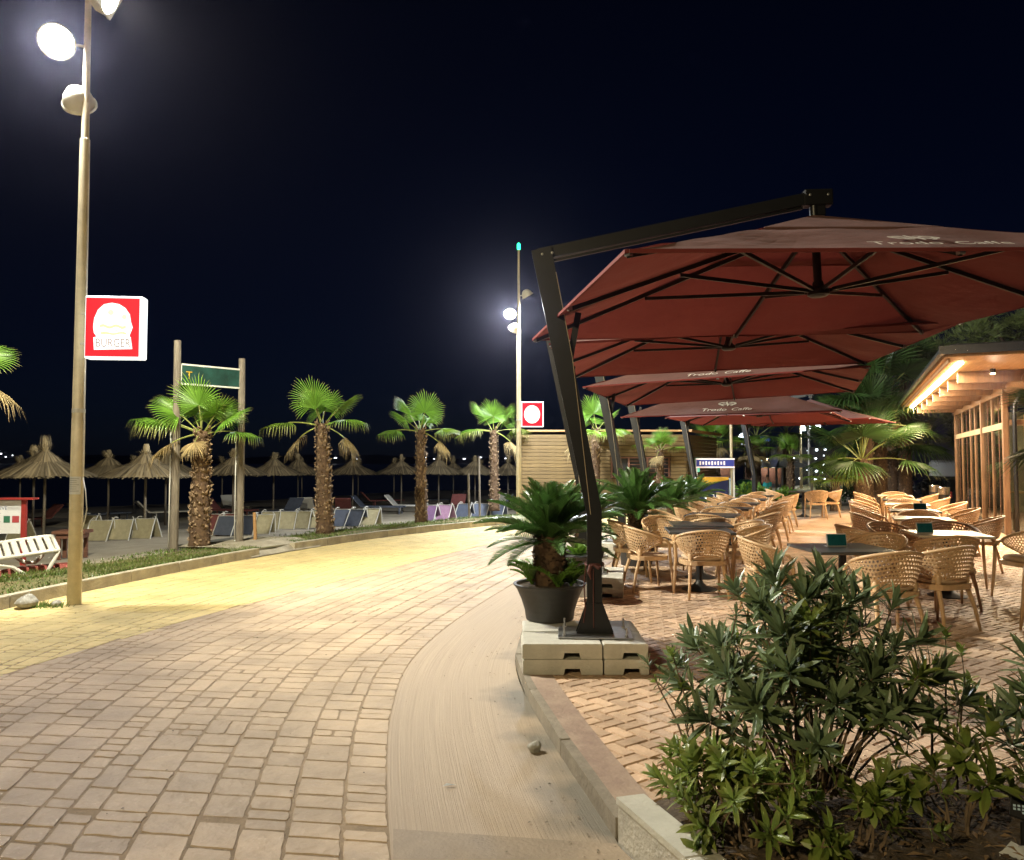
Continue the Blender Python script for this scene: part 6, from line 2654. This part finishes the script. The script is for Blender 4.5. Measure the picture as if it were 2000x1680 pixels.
def bush(name, label, loc, stems, seed, leaf_a, leaf_b, mixf, n_solo, cat='shrub', rosette=15):
    """stems: list of (dx, dy, height, tip dx, tip dy, size); a rosette on each tip and smaller ones below"""
    rr = random.Random(seed)
    t = thing(name, label, cat, loc)
    mb = MB()
    leaves = []
    for (dx, dy, h, tx, ty, sz) in stems:
        pts = []
        for k in range(6):
            f = k / 5
            pts.append(Vector((dx + tx * f ** 1.5 + rr.uniform(-.012, .012), dy + ty * f ** 1.5 + rr.uniform(-.012, .012), h * f)))
        mb.tube(pts, [.008 - .0055 * k / 5 for k in range(6)], 5, cap=False)

        def ros(c, d, n, size, spread0, spread1, light):
            up = d.normalized()
            e1 = up.cross(Vector((0, 1, .1))).normalized()
            e2 = up.cross(e1)
            for k in range(n):
                a = k * 2.39996 + rr.uniform(-.25, .25)
                sp_ = spread0 + (spread1 - spread0) * k / n + rr.uniform(-.12, .12)
                dr = up * math.cos(sp_) + (e1 * math.cos(a) + e2 * math.sin(a)) * math.sin(sp_)
                s = size * rr.uniform(.75, 1.15)
                pos_ = c + up * (-.035 * k / n)
                nrm = (up - dr * up.dot(dr))
                if nrm.length < 1e-3:
                    nrm = e1.copy()
                nrm.normalize()
                y_ = nrm.cross(dr)
                M = Matrix((dr, y_, nrm)).transposed().to_4x4()
                M = Matrix.Translation(pos_) @ M @ Matrix.Diagonal((s, s, s, 1))
                leaves.append((M, light))
        lt = rr.random() < mixf
        ros(pts[-1], pts[-1] - pts[-2], rosette, sz, .25, 1.45, lt)
        for f in (3, 4) if h > .35 else (4,):
            if rr.random() < .8:
                ros(pts[f], (pts[f] - pts[f - 1]) + Vector((rr.uniform(-.08, .08), rr.uniform(-.08, .08), 0)), rosette // 2, sz * .9, .7, 1.5, lt or rr.random() < .15)
            # side shoot
            if rr.random() < .75:
                q = pts[f] + Vector((rr.uniform(-.14, .14), rr.uniform(-.14, .14), rr.uniform(.03, .14)))
                mb.tube([pts[f], q], [.003, .0025], 4, cap=False)
                ros(q, q - pts[f], rosette * 2 // 3, sz * .85, .3, 1.5, lt)
    mb.build('stems', M_stem, t)
    L = Vector(loc)
    C = Vector((0, 0, 1.6))
    leaves.sort(key=lambda q: ((L + q[0].translation) - C).length)
    rest_ = {0: MB(), 1: MB()}
    base = {0: leaf_a, 1: leaf_b}
    # every third of the nearest leaves and all outer ones become single leaves
    for k, (M, light) in enumerate(leaves):
        me = base[1 if light else 0]
        if k < n_solo:
            o = link('leaf', me, t)
            o.matrix_basis = M
        else:
            mbq = rest_[1 if light else 0]
            uvl = me.uv_layers[0].data
            vu = {}
            for lp in me.loops:
                vu[lp.vertex_index] = tuple(uvl[lp.index].uv)
            mbq.add([M @ v.co for v in me.vertices], [tuple(p.vertices) for p in me.polygons], 0, [vu[i] for i in range(len(me.vertices))])
    for i in (0, 1):
        if rest_[i].v:
            tag(rest_[i].build('leaves', base[i].materials[0], t), kind='stuff')
    return t


def stem_set(n, seed, w, d, h0, h1, tipw, sz0, sz1):
    rr = random.Random(seed)
    out = []
    for k in range(n):
        a = k * 2.39996
        f = math.sqrt((k + .5) / n)
        h = h1 - (h1 - h0) * f ** 1.6 + rr.uniform(-.08, .08)
        out.append((w * .25 * f * math.cos(a), d * .25 * f * math.sin(a), h, tipw * f * math.cos(a) + rr.uniform(-.06, .06), tipw * .75 * f * math.sin(a) + rr.uniform(-.05, .05), rr.uniform(sz0, sz1)))
    return out


main = stem_set(50, 3, .7, .5, .42, 1.02, .50, .95, 1.35)
bush('oleander_bush', 'big dark green oleander bush in the bed by the camera', (1.42, 3.72, .05), main, 41, LEAF_D, LEAF_L, .10, 290, rosette=17)
bush('pittosporum_shrub', 'low yellow-green shrub at the foot of the oleander, nearest the bed wall', (.98, 3.17, .05), stem_set(21, 4, .4, .3, .14, .34, .26, .8, 1.15), 42, LEAF_L, LEAF_R, .35, 120, rosette=13)
bush('pittosporum_shrub', 'small light green rosette plant in front of the oleander stems', (1.40, 3.12, .05), stem_set(6, 5, .2, .2, .10, .22, .12, .9, 1.2), 43, LEAF_L, LEAF_R, .5, 60, rosette=13)
bush('pittosporum_shrub', 'broad-leaved light green shrub right of the oleander foot', (1.86, 3.25, .05), stem_set(7, 6, .3, .2, .18, .40, .20, 1.0, 1.4), 44, LEAF_L, LEAF_R, .45, 110, rosette=12)
bush('oleander_bush', 'smaller oleander at the picture edge, right of the big one', (2.42, 3.45, .05), stem_set(11, 7, .3, .25, .30, .72, .2, 1.0, 1.35), 45, LEAF_D, LEAF_L, .10, 150, rosette=16)
bush('pittosporum_shrub', 'loose light green shrub spilling toward the corner of the bed wall', (.86, 3.42, .03), stem_set(12, 14, .3, .25, .12, .36, .22, .8, 1.1), 48, LEAF_L, LEAF_R, .3, 80, rosette=13)
# bare shoots leaning out of the bed
bush('oleander_shoot', 'thin bare shoots with small leaf tufts leaning over the paving', (.86, 3.55, .04), [(0, 0, .62, -.22, .10, .55), (.03, .02, .66, -.13, .08, .62), (.05, .0, .86, .12, .05, .5), (-.01, .02, .40, -.05, .02, .4)], 46, LEAF_D, LEAF_R, .3, 60, rosette=12)
bush('oleander_shoot', 'tall thin shoots with round leaves between the two oleanders', (2.02, 3.62, .05), [(0, 0, .74, .03, .03, .7), (.05, .02, .66, .06, .02, .7), (-.05, 0, .70, -.10, .0, .7), (.02, .03, .52, .12, .02, .7)], 47, LEAF_R, LEAF_L, .3, 60, rosette=10)
# dry leaf litter on the soil
mb = MB()
rd = random.Random(77)
for k in range(1700):
    x, y = rd.uniform(.75, 3.0), rd.uniform(2.6, 4.1)
    a, s = rd.uniform(0, 6.28), rd.uniform(.012, .04)
    z = .085 + rd.uniform(-.01, .02) if y < 3.6 else .05
    c, n_ = math.cos(a), math.sin(a)
    mb.add([(x, y, z), (x + c * s + n_ * s * .25, y + n_ * s - c * s * .25, z + rd.uniform(0, .012)), (x + 2 * c * s, y + 2 * n_ * s, z), (x + c * s - n_ * s * .25, y + n_ * s + c * s * .25, z + rd.uniform(0, .012))], [(0, 1, 2, 3)], 0, [(0, 0), (0, .5), (0, 1), (0, .5)])
tag(mb.build('leaf_litter', leafmat('dead_leaf', (.17, .11, .06), trans=.1, rough=.8, var=.6)), 'dry fallen leaves scattered over the soil of the bed', 'leaves', kind='stuff')
# little solar spotlight and a crumpled cloth
so = thing('solar_spotlight', 'small solar spotlight with a grid of lamps, stuck in the bed', 'solar light', (2.02, 3.10, .05), R(-20))
MB().tube([(0, 0, -.03), (0, 0, .13)], .009, 6).build('spike', M_black, so)
MB().box((0, 0, .175), (.085, .02, .075), rx=R(-30), ry=R(15), bev=.004).build('panel', M_black, so)
mb = MB()
for a in range(5):
    for b in range(4):
        mb.box((-.03 + a * .015, -.014 - .0, .155 + b * .013), (.009, .004, .008), rx=R(-30))
mb.build('lamp_grid', mat('pale_blue_lens', (.45, .6, .75), .2), so)
mb = MB()
rc2 = random.Random(2)
vs = []
for a in range(8):
    for b in range(6):
        vs.append((a * .035 - .12, b * .035 - .09, .03 + .03 * math.sin(a * 1.3 + b) + rc2.uniform(-.008, .012)))
mb.add(vs, [(a * 6 + b, (a + 1) * 6 + b, (a + 1) * 6 + b + 1, a * 6 + b + 1) for a in range(7) for b in range(5)])
o = mb.build('crumpled_cloth', M_paper, loc=(2.0, 2.98, .06), smooth='all')
tag(o, 'crumpled white cloth on the soil by the solar spotlight', 'cloth')

# specks, dry leaves and grit on the paving
mb = MB()
rq = random.Random(123)
for k in range(260):
    y = 3.2 + 9 * rq.random() ** 1.6
    x = rq.uniform(x_at(KERB_L, y) + .1, x_at(EDGE, y) - .03)
    if rq.random() < .45:
        x = x_at(EDGE, y) - abs(rq.gauss(0, .22)) - .02
    s_ = rq.uniform(.004, .014)
    a = rq.uniform(0, 6.28)
    c, n_ = math.cos(a), math.sin(a)
    z = ZP + .003
    mb.add([(x, y, z), (x + c * s_ + n_ * s_ * .4, y + n_ * s_ - c * s_ * .4, z + s_ * .4), (x + 1.8 * c * s_, y + 1.8 * n_ * s_, z), (x + c * s_ - n_ * s_ * .4, y + n_ * s_ + c * s_ * .4, z + s_ * .35)], [(0, 1, 2, 3), (3, 2, 1, 0)], 0, [(0, 0), (0, .5), (0, 1), (0, .5)])
tag(mb.build('litter_specks', leafmat('grit', (.16, .13, .09), trans=0, rough=.9, var=.9)), 'specks of grit and dry leaf scattered over the path', 'litter', kind='stuff')

# ------------------------------------------------------------------ scattering volume added to imitate lens glare round the lamps
hz = MB()
hz.box((-800, 1300, 8.3), (3600, 3600, 22.8))
m_hz = bpy.data.materials.new('added_glow_volume')
m_hz.use_nodes = True
hn = m_hz.node_tree.nodes
hn.remove(hn['Principled BSDF'])
pv = hn.new('ShaderNodeVolumePrincipled')
pv.inputs['Color'].default_value = (.76, .74, 1.0, 1)
pv.inputs['Density'].default_value = .0003
pv.inputs['Anisotropy'].default_value = .93
m_hz.node_tree.links.new(pv.outputs[0], hn['Material Output'].inputs['Volume'])
o = hz.build('glow_volume', m_hz)
tag(o, 'thin scattering volume added to make a lens-glare glow round the lamps', 'glow_volume', kind='stuff')
